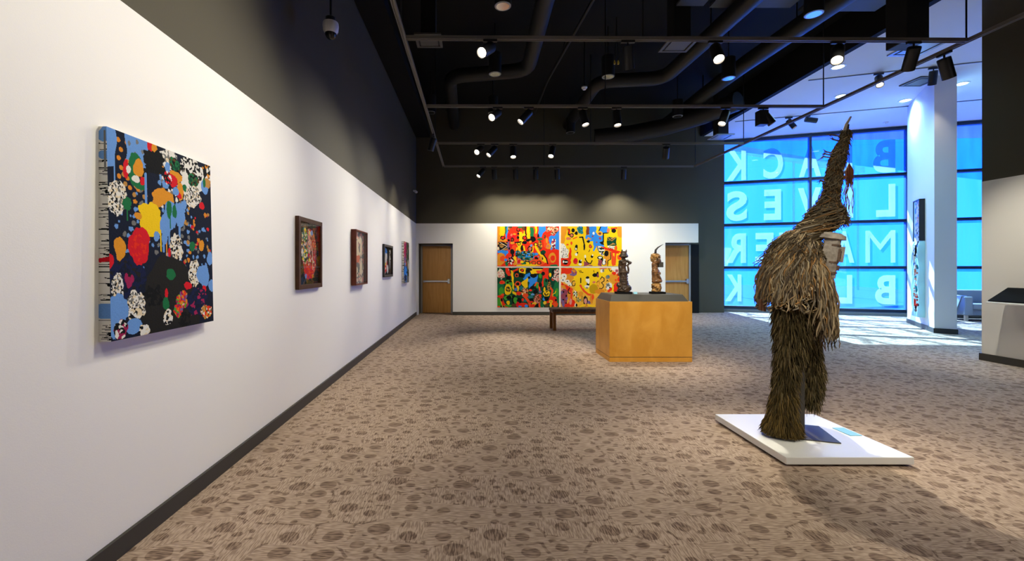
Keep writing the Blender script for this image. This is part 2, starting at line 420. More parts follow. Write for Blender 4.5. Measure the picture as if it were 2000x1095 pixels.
ROWS = [
 (4.20, 5.16, [('K', 1420, 1459), ('C', 1493, 1532), ('A', 1563, 1607), ('L', 1637, 1668), ('B', 1709, 1753)]),
 (2.90, 3.86, [('S', 1420, 1461), ('E', 1494, 1528), ('V', 1561, 1607), ('I', 1656, 1670), ('L', 1715, 1753)]),
 (1.55, 2.50, [('R', 1420, 1459), ('E', 1477, 1513), ('T', 1524, 1561), ('T', 1580, 1617), ('A', 1632, 1672), ('M', 1694, 1753)]),
 (.32, 1.18, [('K', 1418, 1450), ('C', 1490, 1528), ('A', 1568, 1608), ('L', 1638, 1668), ('B', 1713, 1753)]),
]
for k in range(4):
    t0, t1 = TS[k], TS[k + 1]
    m = MB()
    for t in ((t0, t1) if k == 3 else (t0,)):
        wbox(m, t - .03, t + .03, -.05, .08, .08, 5.5)
    for z in ZM:
        h = .05 if z not in (5.45, .14) else .06
        wbox(m, t0 + .03, t1 - .03 if k == 3 else t1 - .03, -.05, .08, z - h, z - .012); wbox(m, t0 + .03, t1 - .03, -.05, .08, z + .012, z + h * .75)
        wbox(m, t0 + .03, t1 - .03, -.02, .06, z - .014, z + .014)
    wf = struct('window_%d' % (k + 1), m, 'mullion', ['window bay beside the dark wall, facing K, C and S letters', 'window bay behind the tall costume, with B and L letters', 'window bay hidden in part by the angled pillar', 'window bay behind the right wall'][k])
    for r in range(4):
        pm = MB(); z0, z1 = ZM[r] + .02, ZM[r + 1] - .02
        wbox(pm, t0 + .025, t1 - .025, .0, .008, z0, z1); pm.m[4] = 1       # film on the inner face, clear outer face
        pm.build('pane', ['pane', 'glassouter'], wf)
    for z0, z1, row in ROWS:
        for ch, p0, p1 in row:
            a, b = t_of(p0), t_of(p1)
            if not (t0 <= (a + b) / 2 < t1): continue
            if ch not in GL: GL[ch] = letter_mesh(ch)
            vs, fs = GL[ch]; xs = [v[0] for v in vs]; ys = [v[1] for v in vs]
            x0, x1, y0, y1 = min(xs), max(xs), min(ys), max(ys); out = []
            for x, y, _ in vs:
                t = b - (x - x0) / (x1 - x0) * (b - a); p = wpt(t, .10); out.append((p.x, p.y, z0 + (y - y0) / (y1 - y0) * (z1 - z0)))
            lm = MB().add(out, fs); lo = lm.build('vinyl_letter', 'vinyl', wf, fixn=False)
m = MB(); wbox(m, -.1, 9.1, -.16, .10, 0, .09); struct('trim_1', m, 'sill', 'grey sill curb at the foot of the glazing')
# outdoors: paving and the entrance canopy beyond the glass
m = MB(); g0 = wpt(-6, .3); g1 = wpt(14, .3); g2 = wpt(14, 26); g3 = wpt(-6, 26)
m.prism([(g0.x, g0.y), (g1.x, g1.y), (g2.x, g2.y), (g3.x, g3.y)], -.2, -.05); struct('ground', m, 'conc', 'forecourt outside the glass, with the blue sky glow put into its colour')

# sloping eave over the glazing, deeper toward the right
m = MB(); e0, e1, f1, f0 = wpt(-.4, .14), wpt(12, .14), wpt(12, 3.7), wpt(-.4, .36)
m.prism([(e0.x, e0.y), (e1.x, e1.y), (f1.x, f1.y), (f0.x, f0.y)], 5.58, 5.80); struct('eave', m, 'canopy', 'white eave outside above the glass')
# entrance beam outside on posts
a = thing('canopy_beam', (13.7, 24.0, -.05), 'long white steel beam on thin posts outside the glass', 'beam')
m = MB(); m.tube([(13.0, 23.7, 8.1), (25.5, 28.5, 7.8)], .24, 4); m.build('beam', 'canopy', a)
for q in (.04, .5, .97):
    x = 13.0 + 12.5 * q; y = 23.7 + 4.8 * q
    MB().tube([(x, y, -.05), (x, y, 8.0 - .3 * q)], .06, 10).build('post', 'canopy', a)

# ------------------------------------------------------------------ lighting track grid
TXL, TXR = -.86, 6.10
CR = [5.29, 7.52, 9.76, 11.98]
def track(name, p, q, label, rods=()):
    p, q = Vector(p), Vector(q); t = thing('lighting_track', p, label, 'track', 'black track grid')
    d = (q - p).normalized(); s = Vector((-d.y, d.x, 0)); m = MB()
    for o0, o1, z0, z1 in ((-.024, .024, .006, .030), (-.024, -.014, -.014, .008), (.014, .024, -.014, .008)):
        vs = [r + s * o + Vector((0, 0, z)) for r in (p, q) for o, z in ((o0, z0), (o1, z0), (o1, z1), (o0, z1))]
        m.add(vs, [(0, 1, 2, 3), (7, 6, 5, 4), (0, 4, 5, 1), (1, 5, 6, 2), (2, 6, 7, 3), (3, 7, 4, 0)])
    m.build('channel', 'track', t)
    for r in rods:
        r = p + (q - p) * r
        MB().tube([r + Vector((0, 0, .02)), (r.x, r.y, ZP)], .009, 8).build('suspension_rod', 'blackmetal', t)
    return t
track('t', (TXL, -.6, ZT), (TXL, CR[3], ZT), 'long lighting track running beside the left wall', (.1, .45, .8))
track('t', (TXR, -.6, ZT), (TXR, CR[3], ZT), 'long lighting track running past the lobby side of the grid', (.25, 1 - .002))
for y, nm, rd in zip(CR, ['nearest cross track, carrying five spotlights', 'second cross track, carrying six spotlights', 'third cross track, carrying five spotlights', 'last cross track, parallel to the end wall'],
                     [(.42, 1), (.45, 1), (.5, 1), (.4,)]):
    track('t', (TXL + .02, y, ZT), (TXR - .02, y + (.06 if y < 6 else .02), ZT), nm, rd)
# slot tracks in the lobby ceiling
for p, q, lab in (((7.30, 9.46), (10.75, 8.40), 'thin slot track in the lobby ceiling nearer the gallery'), ((7.30, 12.13), (12.9, 10.37), 'thin slot track in the lobby ceiling nearer the glass')):
    t = thing('ceiling_track', (*p, ZC), lab, 'track', 'lobby ceiling tracks')
    MB().tube([(*p, ZC - .008), (*q, ZC - .008)], .014, 4).build('channel', 'track', t)

# ------------------------------------------------------------------ track spotlights
def lamp(pos, tgt, power, size=55, blend=.95, rad=.03, col=(1, .925, .735)):
    l = bpy.data.lights.new('spot_lamp', 'SPOT'); l.energy = power; l.spot_size = R(size); l.spot_blend = blend; l.shadow_soft_size = rad; l.color = col
    o = bpy.data.objects.new('spot_lamp', l); COL.objects.link(o); o.location = pos
    o.rotation_euler = (Vector(tgt) - Vector(pos)).to_track_quat('-Z', 'Y').to_euler()
    return o
def make_spot():
    t = thing('track_spotlight', (0, 0, 0), '', 'spotlight')
    MB().box(-.085, .085, -.017, .017, -.03, .0).build('track_adapter', 'blackmetal', t, origin=(0, 0, 0), bevel=.003)
    MB().tube([(0, 0, -.02), (0, 0, -.10)], .011, 10).build('stem', 'blackmetal', t, origin=(0, 0, 0))
    h = MB().lathe([(.030, .035), (.064, .03), (.068, .02), (.068, -.24), (.058, -.24), (.056, -.205), (.02, -.20)], n=28).build('housing', 'blackmetal', t, origin=(0, 0, 0), smooth=True)
    h.location = (0, 0, -.10)
    l = MB().lathe([(.054, -.212), (.055, -.208)], n=24).build('lens', 'lens', h, origin=(0, 0, 0))
    return t
PROTO = make_spot(); used = [False]
L_DIM = None
def dupt(root):
    r = root.copy(); COL.objects.link(r)
    for ch in root.children:
        c = ch.copy(); COL.objects.link(c); c.parent = r
        for g in ch.children:
            d = g.copy(); COL.objects.link(d); d.parent = c
    return r
def spot(pos, tgt, label, power=0, group='track spotlights', yaw=0, size=55, drop=0.0, **k):
    t = PROTO if not used[0] else dupt(PROTO); used[0] = True
    t.location = pos; t['label'] = label; t['group'] = group
    piv = Vector(pos) + Vector((0, 0, -.10)); d = (Vector(tgt) - piv).normalized()
    for ch in t.children:
        if ch.name.startswith('housing'):
            ch.rotation_euler = d.to_track_quat('-Z', 'Y').to_euler()
        elif ch.name.startswith('track_adapter'):
            ch.rotation_euler = (0, 0, yaw)
    if power: lamp(piv + d * .26, tgt, power, size, **k)
    return t
Z = ZT - .012
A, B, C_, D = CR
WL = -1.72
P = 1.0
SP = [
 ((.19, A), (WL, 2.45, 1.6), 'bright spotlight at the left of the nearest cross track, facing the splashed canvas', 130, 60),
 ((1.88, A + .02), (2.6, 6.7, .9), 'unlit-looking spotlight hanging down from the middle of the nearest cross track', 120, 50),
 ((2.96, A + .03), (2.50, 3.35, 1.3), 'blazing spotlight on the nearest cross track facing the costume', 520, 55),
 ((4.48, A + .045), (2.75, 3.5, 1.0), 'large spotlight on the nearest cross track seen against the lobby ceiling', 160, 55),
 ((5.42, A + .05), (6.6, 8.0, .3), 'small dark spotlight at the far right of the nearest cross track', 60, 50),
 ((.40, B), (WL, 4.5, 1.5), 'bright spotlight on the second cross track, aimed at the brown framed picture', 330, 60),
 ((.94, B), (WL, 6.6, 1.0), 'tilted spotlight with a pale rim, second along the second cross track', 200, 60),
 ((1.88, B + .01), (2.32, 6.72, 1.3), 'slim spotlight on the second cross track above the dark carved figure', 120, 40),
 ((2.47, B + .01), (2.5, 6.75, .9), 'spotlight with a pale disc pointing straight down over the pedestal', 120, 45),
 ((4.37, B + .015), (2.86, 6.6, 1.0), 'bright spotlight on the second cross track beside the lobby ceiling edge', 200, 45),
 ((.14, C_), (WL, 6.4, 1.5), 'lit spotlight at the left of the third cross track', 300, 60),
 ((.45, C_), (WL, 8.5, 1.4), 'dark angled spotlight second along the third cross track', 220, 60),
 ((.87, C_ + .005), (.75, 8.0, .0), 'spotlight with a yellow lens, third along the third cross track', 420, 50),
 ((1.76, C_ + .01), (.6, 7.6, .0), 'tilted spotlight with a ringed lens, fourth along the third cross track', 380, 50),
 ((4.33, C_ + .015), (5.25, 12.5, .9), 'slim spotlight on the third cross track pointing away to the end wall', 260, 80),
 ((.23, D), (WL, 10.6, 1.4), 'lit spotlight at the left of the last cross track', 260, 60),
 ((.54, D), (.75, YB, 1.3), 'first of the dim spotlights on the last cross track, closest to the lit one', 120, 115),
 ((1.13, D), (1.35, YB, 1.3), 'dim spotlight on the last cross track over the green quarter panel', 120, 115),
 ((1.69, D), (1.9, YB, 1.3), 'dim spotlight on the last cross track over the blue and red panel', 120, 115),
 ((2.28, D), (2.6, YB, 1.3), 'dim spotlight on the last cross track over the join of the panels', 120, 115),
 ((4.13, D), (4.3, YB, 1.3), 'lone dim spotlight on the last cross track, apart from the rest', 190, 115),
]
for (x, y), tg, lab, pw, sz in SP: spot((x, y, Z), tg, lab, pw * P, size=sz)
spot((TXL, 9.08, Z), (WL, 9.6, 1.5), 'small spotlight on the long track, turned to the left wall', 120, yaw=R(90), size=70)
spot((TXR, 5.62, Z), (7.62, 6.1, .8), 'spotlight on the long right track aimed at the reading rail', 230, yaw=R(90), size=60, rad=.03)
for y, lab in ((3.05, 'cross track just in front of the nearest one in view'), (.8, 'cross track above the photographer')):
    track('t', (TXL + .02, y, ZT), (TXR - .02, y, ZT), lab, (.3, .7))
for x, y, tg, lab, pw, sz in ((1.2, 3.05, (2.5, 6.4, .5), 'added unseen spotlight on the cross track overhead aimed at the pedestal front', 420, 42), (2.3, 3.05, (2.6, 6.7, 1.3), 'added unseen spotlight on the cross track overhead aimed at the two carvings', 330, 26),
                              (.9, .8, (2.45, 3.4, 1.3), 'added unseen spotlight above the camera aimed at the costume', 230, 50), (3.6, .8, (2.6, 3.4, 1.0), 'added unseen spotlight above the camera to the right, aimed at the costume', 110, 50),
                              (.75, 3.05, (WL, 2.15, 2.0), 'unseen spotlight on the cross track overhead washing the wall around the splashed canvas', 185, 100), (.3, .8, (WL, .9, 1.9), 'unseen spotlight above the camera washing the near end of the left wall', 120, 110),
                              (1.65, 3.05, (WL, 3.9, 2.2), 'added unseen spotlight on the cross track overhead washing the wall beyond the splashed canvas', 170, 100),
                              (.2, 3.05, (.6, YB, 1.4), 'added unseen long-throw spotlight on the cross track overhead aimed at the end wall', 760, 34), (4.3, 3.05, (4.2, YB, 1.4), 'second added unseen long-throw spotlight on the cross track overhead, aimed at the right of the end wall', 1100, 34),
                              (4.9, 3.05, (4.9, 4.6, 0), 'added unseen spotlight on the cross track overhead aimed at the bare carpet', 210, 95), (2.2, .8, (2.0, 2.6, 0), 'added unseen spotlight above the camera aimed at the carpet ahead', 150, 90), (-.35, 3.05, (.2, 5.2, 0), 'added unseen spotlight on the cross track overhead aimed at the carpet beside the left wall', 220, 75), (5.4, .8, (5.6, 3.6, 0), 'added unseen spotlight above the camera aimed at the carpet by the reading rail', 120, 95)):
    spot((x, y, Z), tg, lab, pw, size=sz)  # unseen spotlights, most added only to brighten walls, carpet and exhibits
spot((TXR, 1.2, Z), (4.4, 1.6, 0), 'added unseen spotlight on the long right track over the carpet', 100, yaw=R(90), size=90)  # out-of-view lamp added to lift the carpet on the right
# two heads under the gallery/lobby edge
t = spot((5.03, B + .02, Z), (6.0, 7.2, 2.6), 'spotlight with a boxy driver, at the right end of the second cross track', 40)
MB().box(4.93, 5.08, B - .05, B + .09, Z - .31, Z - .06).build('driver_box', 'blackmetal', t, bevel=.004)
zl = ZC - .022; yw = math.atan(-.314)
spot((8.49, 9.09, zl), (6.3, 6.0, .2), 'lit spotlight on the lobby slot track nearer the gallery', 90, group='lobby spotlights', yaw=yw)
spot((9.36, 8.825, zl), (10.3, 10.1, 2.6), 'dark boxy spotlight beside the top of the pillar', 22, group='lobby spotlights', yaw=yw)
spot((8.53, 11.745, zl), (10.4, 10.3, 1.6), 'small spotlight on the far lobby track with a glowing tip', 60, group='lobby spotlights', yaw=yw)
spot((8.92, 11.625, zl), (12.2, 10.9, 4.7), 'silvery spotlight turned sideways on the far lobby track', 0, group='lobby spotlights', yaw=yw)

# ------------------------------------------------------------------ ceiling services
def can(x, y, label, z=5.2, proto=[None]):
    if proto[0] is None:
        t = thing('downlight', (x, y, z), label, 'downlight', 'black cylinder downlights')
        MB().lathe([(.125, 0), (.125, .40), (.02, .41)], n=28).build('canister', 'duct', t, origin=(0, 0, 0), smooth=True)
        MB().lathe([(.112, -.004), (.118, -.002), (.118, .002), (.085, .07), (.05, .13), (.02, .14)][::1], n=28).build('trim_ring', 'ventblue', t, origin=(0, 0, 0))
        MB().lathe([(.095, -.006), (.05, -.005)], n=24).build('reflector', 'chrome', t, origin=(0, 0, 0))
        MB().tube([(0, 0, .4), (0, 0, ZP - z)], .012, 8).build('hanger', 'blackmetal', t, origin=(0, 0, 0)); proto[0] = t
    else:
        t = dupt(proto[0]); t.location = (x, y, z); t['label'] = label; t.name = 'downlight'
    return t
for x, y, lab in ((.41, 6.29, 'downlight with ribbed reflector over the nearest cross track'), (.40, 8.5, 'downlight just beyond the brightest left spotlight'), (.45, 10.65, 'downlight behind the lit spotlight of the second cross track'),
                  (-1.07, 10.6, 'downlight close to the left wall and long track'), (2.66, 8.62, 'downlight beside the hanging wires'), (5.10, 8.69, 'downlight below the bent duct near the lobby edge'),
                  (5.09, 6.49, 'large downlight near the grey ceiling tiles'), (2.70, 12.19, 'farthest downlight, in front of the dark end wall'), (5.10, 10.87, 'downlight beyond the second cross track toward the lobby')):
    can(x, y, lab)
# ducts
def duct(pts, r, label):
    pp = [Vector(p) for p in pts]; out = [pp[0]]
    for a, b, c in zip(pp, pp[1:], pp[2:]):
        d0 = (a - b).normalized(); d1 = (c - b).normalized(); q = .35
        for k in range(7):
            s = k / 6; out.append((b + d0 * q) * (1 - s) ** 2 + b * 2 * s * (1 - s) + (b + d1 * q) * s ** 2)
    out.append(pp[-1]); t = thing('ceiling_duct', pp[0], label, 'duct', 'black ceiling ducts')
    MB().tube(out, r, 18).build('duct_pipe', 'duct', t, smooth=True)
    for k, s in enumerate((.25, .75)):
        p = pp[0].lerp(pp[1], s)
        MB().tube([p + Vector((0, 0, r * .9)), (p.x, p.y, ZP)], .012, 6).build('hanger', 'blackmetal', t)
duct([(1.05, 2.0, 5.6), (1.13, 9.2, 5.6), (-.55, 9.5, 5.6), (-.6, YB, 5.6)], .15, 'bent duct above the left side of the gallery')
duct([(4.5, 2.5, 5.6), (4.2, 9.6, 5.6), (2.78, 9.75, 5.6), (2.75, YB, 5.6)], .15, 'bent duct crossing above the pedestal')
duct([(5.85, 3.0, 5.55), (5.5, 9.0, 5.55), (5.5, YB, 5.55)], .16, 'duct running along the lobby edge of the gallery')
duct([(2.2, 4.5, 5.9), (1.75, 10.5, 5.9), (1.75, YB, 5.9)], .03, 'thin pipe above the middle of the gallery')
t = thing('ceiling_duct', (3.6, 11.6, 5.15), 'wide curved duct hanging in front of the end wall', 'duct', 'black ceiling ducts')
MB().tube([(3.3, 11.9, 4.98), (4.2, 11.7, 5.02), (5.0, 11.4, 5.1), (5.7, 10.8, 5.2), (6.1, 10.0, 5.25)], .22, 20).build('duct_pipe', 'duct', t, smooth=True)
MB().tube([(5.7, 10.8, 5.3), (5.7, 10.8, ZP)], .015, 6).build('hanger', 'blackmetal', t)
# square supply vents
def vent(x, y, z, s, label, mt, top, grp):
    t = thing('air_vent', (x, y, z), label, 'vent', grp)
    m = MB()
    for a, b, c, d in ((-s, s, -s, -s * .8), (-s, s, s * .8, s), (-s, -s * .8, -s * .8, s * .8), (s * .8, s, -s * .8, s * .8)): m.box(x + a, x + b, y + c, y + d, z, z + .03)
    m.build('vent_frame', mt, t, bevel=.004)
    MB().box(x - s * .8, x + s * .8, y - s * .8, y + s * .8, z + .018, z + .04).build('backing', 'duct', t)
    MB().box(x - s * .66, x + s * .66, y - s * .70, y + s * .70, z + .001, z + .012).build('vent_plate', mt, t)
    if top > z + .1: MB().box(x - s * .55, x + s * .55, y - s * .55, y + s * .55, z + .035, top).build('neck', 'duct', t)
vent(-.77, 7.27, 5.2, .22, 'square air vent near the left end of the nearest cross track', 'vent', ZP, 'square gallery vents')
vent(3.49, 7.40, 5.2, .25, 'square air vent catching blue light over the nearest cross track', 'vent', ZP, 'square gallery vents')
vent(6.2, 10.9, 4.68, .225, 'square vent on a black drop in front of the glazing', 'ventblue', ZP, 'square gallery vents')
vent(8.25, 8.05, ZC - .03, .30, 'square vent in the lobby ceiling behind the nearest cross track', 'ventblue', 0, 'lobby vents')
vent(9.79, 9.5, ZC - .03, .24, 'square vent in the lobby ceiling beside the pillar', 'vent', 0, 'lobby vents')
# lobby recessed lights, detectors
for x, y, lab in ((7.42, 8.83, 'recessed lobby light nearest the gallery edge'), (8.75, 10.33, 'recessed lobby light behind the diagonal track'), (10.85, 9.64, 'recessed lobby light to the right of the pillar top'), (10.55, 10.60, 'recessed lobby light to the left of the pillar top')):
    t = thing('recessed_light', (x, y, ZC), lab, 'recessed light', 'lobby recessed lights')
    MB().lathe([(.11, 0), (.115, -.006), (.13, -.008), (.135, 0)], (x, y, ZC - .002), 28).build('trim_ring', 'plastic', t)
    MB().lathe([(.10, -.008), (.05, -.008)], (x, y, ZC - .002), 24).build('diffuser', 'cool', t)
    lamp((x, y, ZC - .03), (x, y, 0), 420, 150, rad=.1, col=(.42, .88, 1))
def detector(x, y, z, label, stem=0):
    t = thing('smoke_detector', (x, y, z), label, 'smoke detector')
    MB().lathe([(.06, 0), (.062, -.02), (.05, -.035)], (x, y, z), 24).build('mount', 'plastic', t)
    MB().lathe([(.04, -.034), (.034, -.06), (.012, -.064)], (x, y, z), 20).build('sensor_head', 'plastic', t)
    if stem: MB().tube([(x, y, z), (x, y, stem)], .012, 8).build('stem', 'blackmetal', t)
detector(2.32, 9.15, 5.22, 'white smoke detector under the gallery ducts', ZP)
detector(11.6, 12.2, ZC, 'white smoke detector in the lobby ceiling by the glass')
# hanging wires
t = thing('hanging_wire', (2.72, 8.3, 5.95), 'pair of hanging wires with yellow caps', 'wire')
for dx in (-.035, .035):
    MB().tube([(2.72 + dx, 8.3, 5.36), (2.72 + dx * .6, 8.3, 5.6), (2.72, 8.3, ZP)], .008, 6).build('wire', 'blackmetal', t)
    MB().lathe([(.016, -.03), (.02, 0), (.008, .045)], (2.72 + dx, 8.3, 5.33), 10).build('wire_cap', 'yellow', t)
# dull ceiling tiles near the lobby edge
for x0, x1, y0, y1, lab in ((3.55, 4.05, 6.25, 6.62, 'dark tile nearest the camera in the tile row'), (3.33, 3.78, 6.75, 7.15, 'small dark ceiling tile at the left of the row'), (3.9, 4.3, 6.8, 7.2, 'narrow dark tile between two ducts'), (4.38, 5.25, 6.8, 7.2, 'widest dark ceiling tile in the row'), (5.45, 6.0, 6.85, 7.3, 'dark tile behind the large downlight'), (6.1, 6.75, 6.85, 7.3, 'dark ceiling tile closest to the lobby')):
    tag(MB().box(x0, x1, y0, y1, 5.72, 5.76).build('ceiling_tile', 'tile', origin=((x0 + x1) / 2, (y0 + y1) / 2, 5.72), bevel=.004), lab, 'ceiling tile', 'dark ceiling tiles')
tag(MB().box(5.62, 5.91, 5.62, 5.92, 4.36, ZP).build('hanging_column', 'duct', origin=(5.76, 5.77, ZP), bevel=.01), 'black square column hanging from the ceiling behind the nearest track', 'column')
# dome camera by the left wall
t = thing('security_camera', (-1.43, 4.3, 3.80), 'white dome security camera on a thin black rod', 'camera')
cx, cy = -1.43, 4.3
MB().tube([(cx, cy, 3.86), (cx, cy, 5.25)], .012, 8).lathe([(.045, .0), (.05, .05), (.02, .07)], (cx, cy, 3.83), 20).build('rod', 'blackmetal', t)
MB().lathe([(.05, -.085), (.072, -.05), (.078, 0), (.074, .03), (.04, .04)], (cx, cy, 3.80), 28).build('camera_body', 'plastic', t, smooth=True)
MB().ell((cx, cy, 3.725), (.056, .056, .06), 20).build('dome', 'smoked', t, smooth=True)
t = thing('security_camera', (-1.62, 12.3, 3.55), 'tiny camera high in the far left corner', 'camera')
MB().lathe([(.03, -.03), (.05, 0), (.03, .03)], (-1.665, 12.3, 3.55), 16).build('camera_body', 'plastic', t); MB().box(-1.742, -1.66, 12.27, 12.33, 3.56, 3.60).build('bracket', 'plastic', t)

# ------------------------------------------------------------------ painted artworks (colour per small facet of the canvas)
def lin(c):
    return np.array([(x / 255 / 12.92) if x / 255 <= .04045 else ((x / 255 + .055) / 1.055) ** 2.4 for x in c], np.float32)
CC = dict(re=(232, 48, 24), ro=(240, 80, 35), rd=(215, 25, 40), or_=(226, 150, 40), ye=(248, 206, 20), yl=(240, 180, 60), gr=(28, 112, 66), gl=(70, 160, 50), bk=(18, 20, 22), bl=(50, 140, 240), lb=(108, 156, 222),
          wh=(235, 232, 224), cr=(232, 214, 180), pk=(222, 150, 140), br=(130, 62, 40), bn=(96, 66, 36), pu=(120, 96, 150), mv=(150, 70, 90), nv=(22, 30, 66), dk=(34, 33, 32), mg=(160, 34, 84), te=(40, 120, 130), tn=(190, 140, 70), og=(222, 140, 40), gy=(120, 120, 118), na=(19, 27, 47), sa=(215, 120, 90), gd=(190, 150, 20), kg=(15, 70, 50))
class Art:
    def __init__(s, w, h, x0, x1, y0, y1, bg, seed):
        s.w, s.h = w, h; s.rs = np.random.RandomState(seed); s.ext = (x0, x1, y0, y1)
        s.X, s.Y = np.meshgrid(x0 + (np.arange(w) + .5) / w * (x1 - x0), y0 + (np.arange(h) + .5) / h * (y1 - y0))
        s.a = np.empty((h, w, 3), np.float32); s.a[:] = .8 * lin(CC[bg])
    def mask_blob(s, x, y, rx, ry, ro=.14):
        dx, dy = (s.X - x) / rx, (s.Y - y) / ry; th = np.arctan2(dy, dx); r = np.hypot(dx, dy); lim = np.ones_like(r)
        for k in (2, 3, 5, 8, 13): lim += ro * s.rs.uniform(-1, 1) / k ** .5 * np.cos(k * th + s.rs.uniform(0, 6.28))
        return r < lim
    def put(s, m, c, j=.06):
        c = .8 * (lin(CC[c]) if isinstance(c, str) else lin(c)); s.a[m] = c * (1 + s.rs.uniform(-j, j, (int(m.sum()), 1)))
    def bl(s, c, x, y, rx, ry, ro=.14): s.put(s.mask_blob(x, y, rx, ry, ro), c)
    def po(s, c, *p):
        m = np.zeros_like(s.X, bool); n = len(p) // 2; q = [(p[2 * i], p[2 * i + 1]) for i in range(n)]
        wx = s.X + 6 * np.sin(s.Y / 23 + q[0][0]); wy = s.Y + 6 * np.sin(s.X / 29 + q[0][1])
        for (xa, ya), (xb, yb) in zip(q, q[1:] + q[:1]):
            if ya == yb: continue
            m ^= ((ya > wy) != (yb > wy)) & (wx < (xb - xa) * (wy - ya) / (yb - ya) + xa)
        s.put(m, c)
    def ln(s, c, w, *p):
        m = np.zeros_like(s.X, bool); q = [(p[2 * i], p[2 * i + 1]) for i in range(len(p) // 2)]
        for (xa, ya), (xb, yb) in zip(q, q[1:]):
            L = max(1e-6, (xb - xa) ** 2 + (yb - ya) ** 2); t = np.clip(((s.X - xa) * (xb - xa) + (s.Y - ya) * (yb - ya)) / L, 0, 1)
            m |= np.hypot(s.X - xa - t * (xb - xa), s.Y - ya - t * (yb - ya)) < w / 2
        s.put(m, c)
    def sp(s, cols, x, y, rx, ry, cell, ro=.2):
        m = s.mask_blob(x, y, rx, ry, ro); n = max(1, int(4 * rx * ry / cell ** 2)); n = min(n, 900)
        px = s.rs.uniform(x - rx * 1.2, x + rx * 1.2, n); py = s.rs.uniform(y - ry * 1.2, y + ry * 1.2, n)
        ci = s.rs.randint(0, len(cols), n); idx = np.argwhere(m)
        if not len(idx): return
        X = s.X[m][:, None]; Y = s.Y[m][:, None]
        near = np.argmin((X - px) ** 2 + (Y - py) ** 2, axis=1)
        pal = .8 * np.array([lin(CC[c]) for c in cols]); s.a[m] = pal[ci[near]] * (1 + s.rs.uniform(-.1, .1, (len(idx), 1)))
    def dots(s, cols, x0, x1, y0, y1, n, r0, r1, ro=.25):
        for _ in range(n):
            r = s.rs.uniform(r0, r1); s.bl(cols[s.rs.randint(len(cols))], s.rs.uniform(x0, x1), s.rs.uniform(y0, y1), r * s.rs.uniform(.7, 1.3), r, ro)
    def grid(s, c, x0, x1, y0, y1, nx, ny, r, sk=0):
        for i in range(nx):
            for j in range(ny): s.bl(c, x0 + (i + .5) / nx * (x1 - x0) + (j % 2) * sk, y0 + (j + .5) / ny * (y1 - y0), r, r, .08)
    def run(s, txt):
        for e in txt.replace('\n', '|').split('|'):
            w = e.split()
            if not w: continue
            if w[0] == 'L': s.ln(w[1], *map(float, w[2:]))
            elif w[0] == 'P': s.po(w[1], *map(float, w[2:]))
            elif w[0] == 'S': s.sp(w[1].split(','), *map(float, w[2:]))
            elif w[0] == 'O': s.bl(w[1], *map(float, w[3:7])); x, y, rx, ry = map(float, w[3:7]); s.bl(w[2], x, y, rx * .6, ry * .6)
            else: s.bl(w[0], *map(float, w[1:]))
def canvas(name, art, p0, u, v, n, W, H, th, parent, edge=(225, 215, 195), edge_art=None, top_in=0.0):
    """p0 = lower-left corner of the wall face, u along, v up, n out of the wall"""
    p0, u, v, n = map(Vector, (p0, u, v, n)); h, w = art.h, art.w; m = MB()
    fr = lambda i, j: p0 + u * (W * i / w) + v * (H * j / h) + n * (th - top_in * j / h)
    vs = [fr(i, j) for j in range(h + 1) for i in range(w + 1)]
    m.v = [tuple(p) for p in vs]
    q = (w + 1)
    m.f = [(j * q + i, j * q + i + 1, (j + 1) * q + i + 1, (j + 1) * q + i) for j in range(h) for i in range(w)]
    m.c = [tuple(art.a[h - 1 - j, i]) for j in range(h) for i in range(w)]; m.m = [0] * len(m.f)
    e = tuple(lin(edge)); c = [fr(0, 0), fr(w, 0), fr(w, h), fr(0, h)]; b = [p - n * (p - p0).dot(n) for p in c]
    for i in range(4):
        k = (i + 1) % 4
        if edge_art is not None and i == 3: continue
        m.add([c[i], c[k], b[k], b[i]], [(0, 3, 2, 1)], 0, e)
    m.add(b, [(3, 2, 1, 0)], 0, e)
    if edge_art is not None:                # the near edge carries drips of its own
        ew, eh = edge_art.w, edge_art.h
        vs = [b[0].lerp(c[0], i / ew) * (1 - j / eh) + b[3].lerp(c[3], i / ew) * (j / eh) for j in range(eh + 1) for i in range(ew + 1)]
        o = len(m.v); m.v += [tuple(p) for p in vs]; q = ew + 1
        for j in range(eh):
            for i in range(ew):
                m.f.append((o + j * q + i, o + j * q + i + 1, o + (j + 1) * q + i + 1, o + (j + 1) * q + i)); m.c.append(tuple(edge_art.a[eh - 1 - j, i])); m.m.append(0)
    return m.build(name, 'paint', parent, paint=True, fixn=False)

UL, VU, NL = (0, 1, 0), (0, 0, 1), (1, 0, 0)      # left-wall pictures: u along +Y, out of the wall along +X
